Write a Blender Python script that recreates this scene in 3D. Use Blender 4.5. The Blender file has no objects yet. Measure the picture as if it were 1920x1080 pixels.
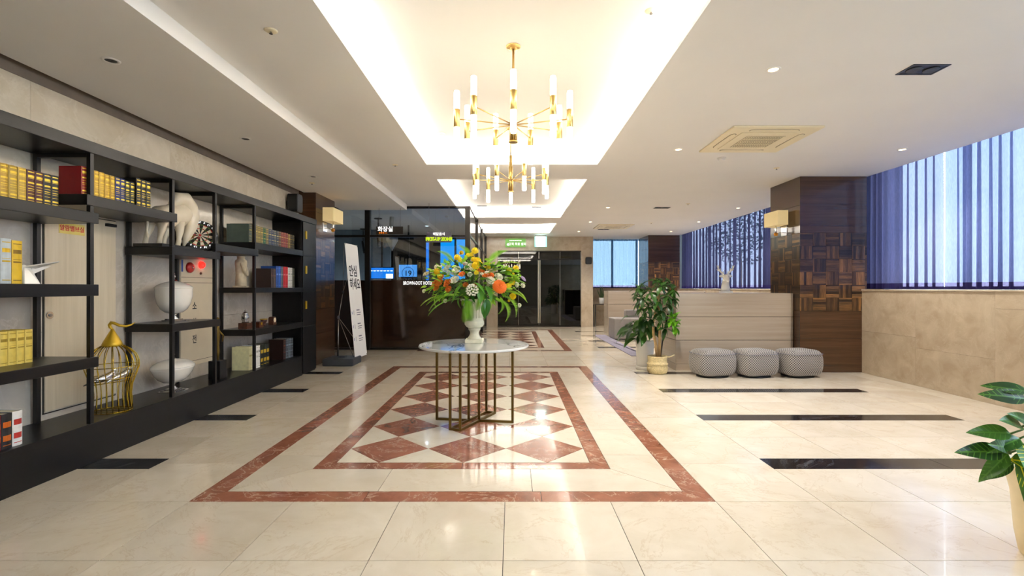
import bpy, bmesh, math, random
from mathutils import Vector, Matrix, Euler
random.seed(7)
PI = math.pi
scene = bpy.context.scene
COL = scene.collection

# ------------------------------------------------------------------ camera, world, large lights, exposure
CAMH = 1.215
F = 913.0                      # focal length in pixels of the 1920 wide frame
cam_d = bpy.data.cameras.new('camera')
cam_d.sensor_width = 36.0
cam_d.lens = F / 1920.0 * 36.0
cam_d.clip_start = 0.05
cam = bpy.data.objects.new('camera', cam_d)
cam.location = (0, 0, CAMH)
cam.rotation_euler = (PI / 2, 0, 0)
COL.objects.link(cam)
scene.camera = cam

vs = scene.view_settings
vs.view_transform = 'Standard'
vs.look = 'None'
vs.gamma = 1.0
vs.use_curve_mapping = False
vs.exposure = 1.1

world = bpy.data.worlds.new('sky')
scene.world = world
world.use_nodes = True
wn = world.node_tree.nodes
wl = world.node_tree.links
wn.clear()
w_out = wn.new('ShaderNodeOutputWorld')
w_bg = wn.new('ShaderNodeBackground')
w_tc = wn.new('ShaderNodeTexCoord')
w_sep = wn.new('ShaderNodeSeparateXYZ')
w_ramp = wn.new('ShaderNodeValToRGB')
w_ramp.color_ramp.elements[0].position = 0.0
w_ramp.color_ramp.elements[0].color = (0.86, 0.94, 1.0, 1)
w_ramp.color_ramp.elements[1].position = 0.6
w_ramp.color_ramp.elements[1].color = (0.50, 0.70, 1.0, 1)
wl.new(w_tc.outputs['Generated'], w_sep.inputs[0])
wl.new(w_sep.outputs['Z'], w_ramp.inputs[0])
wl.new(w_ramp.outputs[0], w_bg.inputs['Color'])
w_bg.inputs['Strength'].default_value = 6.0
wl.new(w_bg.outputs[0], w_out.inputs['Surface'])

ZC, ZS, ZT = 2.82, 2.71, 3.06          # main ceiling, soffit, coffer ceiling
COFFERS = [(0.95, 6.33), (7.2, 11.15), (12.1, 14.3)]
COFX = 1.11
COVE_W = 6.2                          # watts per metre of cove strip
def area_light(name, loc, rot, sx, sy, watts, color, spread=PI):
    d = bpy.data.lights.new(name, 'AREA')
    d.shape = 'RECTANGLE'
    d.size, d.size_y = sx, sy
    d.energy = watts
    d.color = color
    d.spread = spread
    o = bpy.data.objects.new(name, d)
    o.location = loc
    o.rotation_euler = rot
    COL.objects.link(o)
    return o
# LED strips lying on the cove lips, shining upward behind the lip
COVE_C = (1.0, 0.96, 0.91)
for ci, (a, b) in enumerate(COFFERS):
    L = b - a
    cw = COVE_W * (1.0, 0.62, 0.62)[ci]
    for sx in (-1, 1):
        area_light('cove_strip_light', (sx * (COFX + 0.07), (a + b) / 2, ZC + 0.055), (PI, sx * 0.55, 0), 0.05, L, cw * L, COVE_C)
    for yy, t in ((a - 0.07, 0.55), (b + 0.07, -0.55)):
        area_light('cove_strip_light', (0, yy, ZC + 0.055), (PI + t, 0, 0), 2 * COFX, 0.05, cw * 2 * COFX, COVE_C)

# ------------------------------------------------------------------ materials
def lin(c):
    if isinstance(c, str):
        c = c.lstrip('#')
        c = [int(c[i:i + 2], 16) / 255 for i in (0, 2, 4)]
        c = [x / 12.92 if x <= 0.04045 else ((x + 0.055) / 1.055) ** 2.4 for x in c]
    return (c[0], c[1], c[2], 1.0)
MATS = {}
def newmat(name):
    m = bpy.data.materials.new(name)
    m.use_nodes = True
    nt = m.node_tree
    nt.nodes.clear()
    out = nt.nodes.new('ShaderNodeOutputMaterial')
    MATS[name] = m
    return m, nt, out
def principled(nt, out):
    p = nt.nodes.new('ShaderNodeBsdfPrincipled')
    nt.links.new(p.outputs[0], out.inputs['Surface'])
    return p
def noise(nt, vec, scale, detail=3.0, rough=0.5, dist=0.0):
    n = nt.nodes.new('ShaderNodeTexNoise')
    n.inputs['Scale'].default_value = scale
    n.inputs['Detail'].default_value = detail
    n.inputs['Roughness'].default_value = rough
    n.inputs['Distortion'].default_value = dist
    if vec is not None:
        nt.links.new(vec, n.inputs['Vector'])
    return n
def ramp(nt, fac, stops):
    r = nt.nodes.new('ShaderNodeValToRGB')
    els = r.color_ramp.elements
    while len(els) < len(stops):
        els.new(0.5)
    for e, (p, c) in zip(els, stops):
        e.position = p
        e.color = lin(c)
    nt.links.new(fac, r.inputs[0])
    return r
def mixc(nt, fac, a, b, mode='MIX'):
    m = nt.nodes.new('ShaderNodeMix')
    m.data_type = 'RGBA'
    m.blend_type = mode
    for sock, v in ((m.inputs[0], fac), (m.inputs[6], a), (m.inputs[7], b)):
        if isinstance(v, (int, float)):
            sock.default_value = v
        elif isinstance(v, (tuple, list, str)):
            sock.default_value = lin(v)
        else:
            nt.links.new(v, sock)
    return m.outputs[2]
def mathn(nt, op, a, b=None):
    m = nt.nodes.new('ShaderNodeMath')
    m.operation = op
    for i, v in enumerate((a, b)):
        if v is None:
            continue
        if isinstance(v, (int, float)):
            m.inputs[i].default_value = v
        else:
            nt.links.new(v, m.inputs[i])
    return m.outputs[0]
def objvec(nt, kind='Object', scale=(1, 1, 1), rand=True):
    tc = nt.nodes.new('ShaderNodeTexCoord')
    mp = nt.nodes.new('ShaderNodeMapping')
    mp.inputs['Scale'].default_value = scale
    nt.links.new(tc.outputs[kind], mp.inputs['Vector'])
    if rand:
        oi = nt.nodes.new('ShaderNodeObjectInfo')
        k = mathn(nt, 'MULTIPLY', oi.outputs['Random'], 37.0)
        cx = nt.nodes.new('ShaderNodeCombineXYZ')
        for i in range(3):
            nt.links.new(k, cx.inputs[i])
        nt.links.new(cx.outputs[0], mp.inputs['Location'])
    return mp.outputs[0]
def worldvec(nt, scale=(1, 1, 1), rand=False):
    g = nt.nodes.new('ShaderNodeNewGeometry')
    mp = nt.nodes.new('ShaderNodeMapping')
    mp.inputs['Scale'].default_value = scale
    nt.links.new(g.outputs['Position'], mp.inputs['Vector'])
    if rand:
        oi = nt.nodes.new('ShaderNodeObjectInfo')
        k = mathn(nt, 'MULTIPLY', oi.outputs['Random'], 53.0)
        cx = nt.nodes.new('ShaderNodeCombineXYZ')
        for i in range(3):
            nt.links.new(k, cx.inputs[i])
        nt.links.new(cx.outputs[0], mp.inputs['Location'])
    return mp.outputs[0]
def addbump(nt, p, height, strength, dist=0.002):
    b = nt.nodes.new('ShaderNodeBump')
    b.inputs['Strength'].default_value = strength
    b.inputs['Distance'].default_value = dist
    nt.links.new(height, b.inputs['Height'])
    nt.links.new(b.outputs[0], p.inputs['Normal'])
def plain(name, color, rough=0.5, metal=0.0, var=0.08, scale=9.0, coat=0.0, emit=None, estr=0.0, spec=None, subs=0.0, sheen=0.0, bump=0.0):
    """one colour with a faint mottling"""
    m, nt, out = newmat(name)
    p = principled(nt, out)
    n = noise(nt, objvec(nt), scale, 3)
    c = lin(color)
    lo = tuple(x * (1 - var) for x in c[:3])
    hi = tuple(min(1, x * (1 + var)) for x in c[:3])
    r = nt.nodes.new('ShaderNodeValToRGB')
    r.color_ramp.elements[0].position = 0.3
    r.color_ramp.elements[1].position = 0.7
    r.color_ramp.elements[0].color = (*lo, 1)
    r.color_ramp.elements[1].color = (*hi, 1)
    nt.links.new(n.outputs['Fac'], r.inputs[0])
    nt.links.new(r.outputs[0], p.inputs['Base Color'])
    p.inputs['Roughness'].default_value = rough
    p.inputs['Metallic'].default_value = metal
    p.inputs['Coat Weight'].default_value = coat
    p.inputs['Coat Roughness'].default_value = 0.08
    if spec is not None:
        p.inputs['Specular IOR Level'].default_value = spec
    if subs:
        p.inputs['Subsurface Weight'].default_value = subs
        p.inputs['Subsurface Radius'].default_value = (0.02, 0.02, 0.01)
    if emit:
        p.inputs['Emission Color'].default_value = lin(emit)
        p.inputs['Emission Strength'].default_value = estr
    if bump:
        addbump(nt, p, n.outputs['Fac'], bump)
    return m
def stone(name, base, dark, light, vein, scale=2.2, rough=0.12, veinw=0.05, speck=0.0, world_space=True, coat=0.3, blot=0.5):
    m, nt, out = newmat(name)
    p = principled(nt, out)
    v = worldvec(nt, rand=True) if world_space else objvec(nt)
    n1 = noise(nt, v, scale, 6, 0.6, 0.6)
    r1 = ramp(nt, n1.outputs['Fac'], [(0.28, dark), (0.5, base), (0.72, light)])
    n2 = noise(nt, v, scale * 0.55, 8, 0.65, 1.6)
    band = mathn(nt, 'ABSOLUTE', mathn(nt, 'SUBTRACT', n2.outputs['Fac'], 0.5))
    vr = nt.nodes.new('ShaderNodeMapRange')
    vr.inputs['From Min'].default_value = 0.0
    vr.inputs['From Max'].default_value = veinw
    vr.inputs['To Min'].default_value = 1.0
    vr.inputs['To Max'].default_value = 0.0
    nt.links.new(band, vr.inputs['Value'])
    n3 = noise(nt, v, scale * 2.5, 3)
    mask = mathn(nt, 'MULTIPLY', vr.outputs[0], mathn(nt, 'MULTIPLY', n3.outputs['Fac'], blot * 2))
    col = mixc(nt, mask, r1.outputs[0], vein)
    if speck:
        n4 = noise(nt, v, scale * 22, 3, 0.7)
        sp = ramp(nt, n4.outputs['Fac'], [(0.60, '#000000'), (0.72, '#ffffff')])
        f = mathn(nt, 'MULTIPLY', sp.outputs[0], speck)
        col = mixc(nt, f, col, vein)
    oi = nt.nodes.new('ShaderNodeObjectInfo')
    hs = nt.nodes.new('ShaderNodeHueSaturation')
    val = mathn(nt, 'ADD', mathn(nt, 'MULTIPLY', oi.outputs['Random'], 0.10), 0.95)
    nt.links.new(val, hs.inputs['Value'])
    nt.links.new(col, hs.inputs['Color'])
    nt.links.new(hs.outputs[0], p.inputs['Base Color'])
    p.inputs['Roughness'].default_value = rough
    p.inputs['Coat Weight'].default_value = coat
    p.inputs['Coat Roughness'].default_value = 0.03
    return m
def wood(name, dark, base, light, axis=2, scale=14.0, rough=0.3, coat=0.25, squeeze=0.06, bump=0.0):
    """straight grain running along the given local axis"""
    m, nt, out = newmat(name)
    p = principled(nt, out)
    s = [1, 1, 1]
    s[axis] = squeeze
    v = objvec(nt, scale=s)
    n1 = noise(nt, v, scale, 6, 0.6, 0.4)
    n2 = noise(nt, v, scale * 6, 3, 0.6)
    f = mathn(nt, 'ADD', mathn(nt, 'MULTIPLY', n1.outputs['Fac'], 0.75), mathn(nt, 'MULTIPLY', n2.outputs['Fac'], 0.25))
    r = ramp(nt, f, [(0.32, dark), (0.5, base), (0.68, light)])
    nt.links.new(r.outputs[0], p.inputs['Base Color'])
    p.inputs['Roughness'].default_value = rough
    p.inputs['Coat Weight'].default_value = coat
    p.inputs['Coat Roughness'].default_value = 0.1
    if bump:
        addbump(nt, p, f, bump, 0.003)
    return m
def strip_wood(name, axis):
    """five narrow strips of differently toned walnut across a parquet block; axis = across-strip local axis (0 or 2)"""
    m, nt, out = newmat(name)
    p = principled(nt, out)
    tc = nt.nodes.new('ShaderNodeTexCoord')
    sep = nt.nodes.new('ShaderNodeSeparateXYZ')
    nt.links.new(tc.outputs['Object'], sep.inputs[0])
    idx = mathn(nt, 'FLOOR', mathn(nt, 'MULTIPLY', sep.outputs[axis], 5.0 / 0.187))
    oi = nt.nodes.new('ShaderNodeObjectInfo')
    wnz = nt.nodes.new('ShaderNodeTexWhiteNoise')
    wnz.noise_dimensions = '2D'
    cx = nt.nodes.new('ShaderNodeCombineXYZ')
    nt.links.new(idx, cx.inputs[0])
    nt.links.new(mathn(nt, 'MULTIPLY', oi.outputs['Random'], 91.0), cx.inputs[1])
    nt.links.new(cx.outputs[0], wnz.inputs['Vector'])
    r = ramp(nt, wnz.outputs['Value'], [(0.0, '#2c1c12'), (0.3, '#462e1c'), (0.6, '#614226'), (0.85, '#7e5830'), (1.0, '#a0703c')])
    s = [6, 6, 6]
    s[2 if axis == 0 else 0] = 0.5
    v = objvec(nt, scale=s)
    n = noise(nt, v, 14, 5, 0.6)
    g = ramp(nt, n.outputs['Fac'], [(0.3, '#8a8a8a'), (0.7, '#ffffff')])
    col = mixc(nt, 1.0, r.outputs[0], g.outputs[0], 'MULTIPLY')
    nt.links.new(col, p.inputs['Base Color'])
    p.inputs['Roughness'].default_value = 0.28
    p.inputs['Coat Weight'].default_value = 0.35
    p.inputs['Coat Roughness'].default_value = 0.12
    fr = mathn(nt, 'FRACT', mathn(nt, 'MULTIPLY', sep.outputs[axis], 5.0 / 0.187))
    groove = mathn(nt, 'GREATER_THAN', mathn(nt, 'ABSOLUTE', mathn(nt, 'SUBTRACT', fr, 0.5)), 0.47)
    addbump(nt, p, mathn(nt, 'SUBTRACT', 1.0, groove), 0.5, 0.002)
    return m
def glass(name, tint, gloss=0.08, rough=0.0, reflect=(1, 1, 1)):
    """clear or tinted pane: see-through with a mirror reflection that grows at grazing angles"""
    m, nt, out = newmat(name)
    t = nt.nodes.new('ShaderNodeBsdfTransparent')
    t.inputs[0].default_value = lin(tint)
    g = nt.nodes.new('ShaderNodeBsdfGlossy')
    g.inputs['Color'].default_value = lin(reflect)
    g.inputs['Roughness'].default_value = rough
    lw = nt.nodes.new('ShaderNodeLayerWeight')
    lw.inputs['Blend'].default_value = 0.5
    f = mathn(nt, 'ADD', mathn(nt, 'MULTIPLY', mathn(nt, 'POWER', lw.outputs['Facing'], 5.0), 0.9), gloss)
    mx = nt.nodes.new('ShaderNodeMixShader')
    nt.links.new(f, mx.inputs[0])
    nt.links.new(t.outputs[0], mx.inputs[1])
    nt.links.new(g.outputs[0], mx.inputs[2])
    nt.links.new(mx.outputs[0], out.inputs['Surface'])
    return m
def emitter(name, color, strength, dark=None):
    m, nt, out = newmat(name)
    e = nt.nodes.new('ShaderNodeEmission')
    n = noise(nt, objvec(nt), 6, 2)
    c = mixc(nt, mathn(nt, 'MULTIPLY', n.outputs['Fac'], 0.3), color, dark or color)
    nt.links.new(c, e.inputs['Color'])
    e.inputs['Strength'].default_value = strength
    nt.links.new(e.outputs[0], out.inputs['Surface'])
    return m
def sheer(name, through, body, amount):
    """thin voile: part of the light goes straight through, tinted; the rest scatters in the cloth"""
    m, nt, out = newmat(name)
    t = nt.nodes.new('ShaderNodeBsdfTransparent')
    t.inputs[0].default_value = lin(through)
    d = nt.nodes.new('ShaderNodeBsdfDiffuse')
    tl = nt.nodes.new('ShaderNodeBsdfTranslucent')
    n = noise(nt, objvec(nt, scale=(30, 30, 3)), 6, 4)
    r = ramp(nt, n.outputs['Fac'], [(0.3, tuple(0.75 * x for x in lin(body)[:3])), (0.7, body)])
    nt.links.new(r.outputs[0], d.inputs[0])
    nt.links.new(r.outputs[0], tl.inputs[0])
    m1 = nt.nodes.new('ShaderNodeMixShader')
    m1.inputs[0].default_value = 0.5
    nt.links.new(d.outputs[0], m1.inputs[1])
    nt.links.new(tl.outputs[0], m1.inputs[2])
    m2 = nt.nodes.new('ShaderNodeMixShader')
    m2.inputs[0].default_value = amount
    nt.links.new(m1.outputs[0], m2.inputs[1])
    nt.links.new(t.outputs[0], m2.inputs[2])
    nt.links.new(m2.outputs[0], out.inputs['Surface'])
    return m

plain('ceiling_paint', '#ebe8e2', 0.75, var=0.015, scale=1.5)
stone('cream_marble', '#ded3c0', '#d5c8b2', '#e7ddcc', '#c2ab8a', 2.6, 0.16, 0.012, 0.12, coat=0.25, blot=0.35)
stone('white_marble_tile', '#e6ddca', '#dfd3bd', '#ece4d4', '#c9b595', 2.6, 0.14, 0.012, 0.10, coat=0.25, blot=0.35)
stone('red_marble', '#945c46', '#7c4a36', '#a67058', '#d8bca4', 5.0, 0.15, 0.014, 0.12, coat=0.35, blot=0.7)
stone('black_stone', '#17181b', '#0f1013', '#22252b', '#6a6d72', 1.5, 0.14, 0.006, 0.0, coat=0.3, blot=0.6)
stone('beige_marble', '#bdac94', '#b09d84', '#c8b8a0', '#d6c9b4', 4.5, 0.2, 0.02, 0.2, coat=0.3, blot=0.22)
stone('grey_marble', '#bfb6aa', '#b0a699', '#cac2b6', '#d6cec2', 3.0, 0.22, 0.03, 0.10, coat=0.2, blot=0.4)
stone('pale_marble', '#cfc2ac', '#c4b59c', '#d8ccb8', '#e0d6c4', 2.8, 0.22, 0.03, 0.12, coat=0.2, blot=0.4)
stone('table_marble', '#cdcfcf', '#bfc3c4', '#dadad8', '#4d545c', 1.3, 0.08, 0.011, 0.0, coat=0.5, blot=0.9)
plain('grout', '#2e2821', 0.9)
plain('taupe_gap_shade', '#7b6e60', 0.6)
wood('dark_veneer', '#382416', '#4a301e', '#5a3c28', axis=0, scale=20, rough=0.22, coat=0.6, squeeze=0.03)
strip_wood('parquet_vertical', 0)
strip_wood('parquet_horizontal', 2)
wood('black_wood', '#020203', '#050507', '#0b0c0f', axis=1, scale=18, rough=0.33, coat=0.0, bump=0.15)
MATS['black_wood'].node_tree.nodes['Principled BSDF'].inputs['Specular IOR Level'].default_value = 0.4
plain('black_metal', '#050506', 0.4, var=0.1)
plain('dark_frame', '#2b2723', 0.3, metal=0.6)
wood('counter_laminate', '#a89886', '#afa08e', '#b6a896', axis=0, scale=22, rough=0.16, coat=0.6, squeeze=0.03)
plain('counter_top', '#d8cfc4', 0.2)
plain('shadow_gap', '#1a1410', 0.7)
plain('brass', '#c9ab6c', 0.28, metal=1.0, var=0.1)
plain('antique_brass', '#6b5526', 0.36, metal=0.85, var=0.08)
plain('gold', '#b8982e', 0.25, metal=1.0, var=0.06)
plain('gold_paint', '#c8a42c', 0.35, metal=0.5, var=0.08)
plain('chrome', '#d6d6d8', 0.08, metal=1.0, var=0.02)
plain('steel', '#a8a6a2', 0.25, metal=1.0, var=0.04)
plain('satin_steel', '#d8d0c2', 0.45, metal=0.5, var=0.02)
plain('white_ceramic', '#e9e5dd', 0.15, coat=0.6, var=0.02)
plain('cream_ceramic', '#ddd0b8', 0.3, coat=0.2, var=0.04)
plain('cream_stone', '#cdbfa3', 0.6, var=0.12, scale=20, bump=0.3)
plain('urn_stone', '#d8d3be', 0.55, var=0.14, scale=16, bump=0.25)
wood('door_laminate', '#c3b59b', '#cdbfa6', '#d6c9b2', axis=2, scale=16, rough=0.4, coat=0.1, squeeze=0.04)
plain('beige_steel', '#cdbfa6', 0.35, var=0.03)
plain('line_dark', '#1b1713', 0.6)
plain('alarm_red', '#b3201c', 0.35, coat=0.3)
plain('alarm_lamp', '#e01010', 0.2, emit='#ff1810', estr=2.5)
plain('paper_white', '#f2f1ee', 0.5, var=0.01)
plain('paper_cream', '#e9dfc4', 0.7, var=0.04)
plain('ink', '#14151a', 0.6)
plain('ink_grey', '#6d7080', 0.6)
plain('ink_pale', '#d5d8e6', 0.6)
plain('ink_blue', '#2a4f9c', 0.5)
plain('ink_red', '#c32a33', 0.5)
plain('plastic_dark', '#3b3f46', 0.5, var=0.06)
plain('plastic_black', '#0b0b0c', 0.35)
plain('plastic_cream', '#efe2bf', 0.45, var=0.02)
plain('plastic_shadow', '#7a6844', 0.6)
plain('lampshade', '#e6d3a0', 0.6, emit='#ffdf9c', estr=0.12, var=0.02)
plain('amber', '#d48a12', 0.1, coat=0.6)
glass('clear_glass', (0.93, 0.95, 0.95), 0.03)
glass('smoked_glass', (0.16, 0.17, 0.16), 0.05)
glass('partition_glass', (0.74, 0.76, 0.78), 0.10)
plain('brown_film', '#2a1b11', 0.08, coat=0.5, var=0.05)
plain('interior_dark', '#2a2724', 0.6)
plain('interior_grey', '#7d8a94', 0.7)
plain('interior_ceiling', '#a9a9a6', 0.8, var=0.02)
emitter('screen_blue', '#1d7fe8', 1.1, '#0b4aa0')
emitter('screen_pale', '#5aa6f0', 0.9, '#2c7be0')
emitter('aquarium_blue', '#0b8fe0', 1.2, '#0568b8')
emitter('strip_white', '#dff3ff', 3.0)
emitter('exit_light', '#d8fff6', 3.2)
emitter('bulb_warm', '#fff0d0', 16.0)
emitter('downlight_glow', '#ffe2b0', 9.0)
plain('opal_glass', '#fff6e6', 0.25, emit='#fff1d6', estr=8.0)
plain('exit_edge', '#9fd8d2', 0.3, emit='#9ff2ea', estr=0.5)
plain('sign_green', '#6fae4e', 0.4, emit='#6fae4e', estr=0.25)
plain('sign_dark', '#2b2520', 0.4)
plain('sign_grey', '#5c5864', 0.4)
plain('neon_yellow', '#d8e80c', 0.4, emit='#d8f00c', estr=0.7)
plain('neon_green', '#4fa50c', 0.4)
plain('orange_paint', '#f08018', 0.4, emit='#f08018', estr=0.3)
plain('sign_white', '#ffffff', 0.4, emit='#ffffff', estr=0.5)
plain('label_yellow', '#d8c46a', 0.5)
plain('mat_grey', '#7d7784', 0.85, var=0.2, scale=60)
plain('armchair_grey', '#86807c', 0.5)
plain('pendant_white', '#d7d9d2', 0.5)
plain('soil', '#2b1c12', 0.9, var=0.3, scale=40, bump=0.6)
plain('pot_white', '#ece8e1', 0.3, var=0.03)
plain('pot_cream', '#e6d2a8', 0.45, var=0.05)
plain('trunk_bark', '#a88a5c', 0.7, var=0.2, scale=24, bump=0.3)
plain('stem_green', '#4e6b22', 0.5)
def leafmat(name, dark, light, vein=None, rough=0.35, trans=0.25):
    m, nt, out = newmat(name)
    p = principled(nt, out)
    v = objvec(nt)
    n = noise(nt, v, 14, 3)
    oi = nt.nodes.new('ShaderNodeObjectInfo')
    f = mathn(nt, 'ADD', mathn(nt, 'MULTIPLY', n.outputs['Fac'], 0.5), mathn(nt, 'MULTIPLY', oi.outputs['Random'], 0.5))
    col = ramp(nt, f, [(0.25, dark), (0.75, light)]).outputs[0]
    if vein:
        tc = nt.nodes.new('ShaderNodeTexCoord')
        sp = nt.nodes.new('ShaderNodeSeparateXYZ')
        nt.links.new(tc.outputs['Object'], sp.inputs[0])
        ay = mathn(nt, 'ABSOLUTE', sp.outputs[1])
        wv = mathn(nt, 'FRACT', mathn(nt, 'MULTIPLY', mathn(nt, 'SUBTRACT', sp.outputs[0], ay), 42.0))
        rib = mathn(nt, 'MULTIPLY', mathn(nt, 'LESS_THAN', wv, 0.2), mathn(nt, 'GREATER_THAN', n.outputs['Fac'], 0.47))
        mid = mathn(nt, 'LESS_THAN', ay, 0.0028)
        col = mixc(nt, mathn(nt, 'MAXIMUM', rib, mid), col, vein)
    nt.links.new(col, p.inputs['Base Color'])
    p.inputs['Roughness'].default_value = rough
    tl = nt.nodes.new('ShaderNodeBsdfTranslucent')
    nt.links.new(col, tl.inputs[0])
    mx = nt.nodes.new('ShaderNodeMixShader')
    mx.inputs[0].default_value = trans
    nt.links.new(p.outputs[0], mx.inputs[1])
    nt.links.new(tl.outputs[0], mx.inputs[2])
    nt.links.new(mx.outputs[0], out.inputs['Surface'])
    return m
leafmat('leaf_deep', '#1c3d14', '#3f6a24')
leafmat('leaf_bright', '#3f8a14', '#7cc22a')
leafmat('leaf_croton', '#2c5414', '#558a20', '#dccc24', 0.3, 0.15)
leafmat('leaf_rubber', '#24461a', '#457426', '#5a8a34', 0.28, 0.12)
leafmat('leaf_fern', '#6cab20', '#b0dc44', None, 0.45, 0.35)
leafmat('leaf_bouquet', '#2c6a22', '#5fa036')
leafmat('leaf_snake', '#31492c', '#5c7048')
leafmat('petal_yellow', '#f7d420', '#fff04a', None, 0.5, 0.3)
leafmat('petal_orange', '#e8762a', '#f79a48', None, 0.5, 0.3)
leafmat('petal_white', '#f4f1de', '#fffdf0', None, 0.5, 0.3)
leafmat('petal_lilac', '#b8a0c8', '#d8c4e2', None, 0.5, 0.3)
leafmat('leaf_tree', '#2c4a2a', '#5b7d4a', None, 0.6, 0.3)
plain('basket_weave', '#cdba8a', 0.7, var=0.25, scale=70, bump=0.6)
sheer('sheer_lilac', (0.64, 0.75, 0.94), '#666a8e', 0.085)
sheer('sheer_mid', (0.58, 0.67, 0.9), '#5c5a78', 0.10)
sheer('sheer_violet', (0.54, 0.60, 0.80), '#332f42', 0.10)
sheer('sheer_pale', (0.55, 0.78, 0.95), '#3c566e', 0.085)
sheer('sheer_hem', (0.30, 0.28, 0.46), '#2c2340', 0.15)
plain('outdoor_paving', '#b9bcc0', 0.9, var=0.1)
plain('outdoor_wall', '#cfd3d6', 0.9, var=0.05)
def houndstooth(name):
    m, nt, out = newmat(name)
    p = principled(nt, out)
    tc = nt.nodes.new('ShaderNodeTexCoord')
    mp = nt.nodes.new('ShaderNodeMapping')
    nt.links.new(tc.outputs['UV'], mp.inputs['Vector'])
    ck = nt.nodes.new('ShaderNodeTexChecker')
    ck.inputs['Scale'].default_value = 1.0
    nt.links.new(mp.outputs[0], ck.inputs['Vector'])
    sep = nt.nodes.new('ShaderNodeSeparateXYZ')
    nt.links.new(mp.outputs[0], sep.inputs[0])
    dg = mathn(nt, 'FRACT', mathn(nt, 'ADD', mathn(nt, 'MULTIPLY', sep.outputs[0], 1.0), mathn(nt, 'MULTIPLY', sep.outputs[1], 1.0)))
    tw = mathn(nt, 'GREATER_THAN', dg, 0.5)
    col = mixc(nt, ck.outputs['Fac'], '#121216', '#b9b4ac')
    col2 = mixc(nt, mathn(nt, 'MULTIPLY', tw, 0.35), col, '#8a868a')
    nt.links.new(col2, p.inputs['Base Color'])
    p.inputs['Roughness'].default_value = 0.85
    p.inputs['Sheen Weight'].default_value = 0.2
    addbump(nt, p, ck.outputs['Fac'], 0.25, 0.002)
    return m
houndstooth('houndstooth')
def tilefield(name):
    m, nt, out = newmat(name)
    p = principled(nt, out)
    v = worldvec(nt)
    mp = nt.nodes.new('ShaderNodeMapping')
    mp.inputs['Location'].default_value = (0.04, -2.77, 0)
    nt.links.new(v, mp.inputs['Vector'])
    br = nt.nodes.new('ShaderNodeTexBrick')
    br.offset = 0.0
    br.inputs['Scale'].default_value = 1.0
    br.inputs['Brick Width'].default_value = 0.6
    br.inputs['Row Height'].default_value = 0.6
    br.inputs['Mortar Size'].default_value = 0.002
    br.inputs['Color1'].default_value = lin('#ded3c0')
    br.inputs['Color2'].default_value = lin('#d8ccb8')
    br.inputs['Mortar'].default_value = lin('#7a6d5c')
    nt.links.new(mp.outputs[0], br.inputs['Vector'])
    n = noise(nt, v, 1.8, 6, 0.6, 0.5)
    g = ramp(nt, n.outputs['Fac'], [(0.3, '#e8e0d4'), (0.7, '#ffffff')])
    nt.links.new(mixc(nt, 1.0, br.outputs[0], g.outputs[0], 'MULTIPLY'), p.inputs['Base Color'])
    p.inputs['Roughness'].default_value = 0.13
    p.inputs['Coat Weight'].default_value = 0.35
    p.inputs['Coat Roughness'].default_value = 0.03
    return m
tilefield('cream_tile_field')

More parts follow.
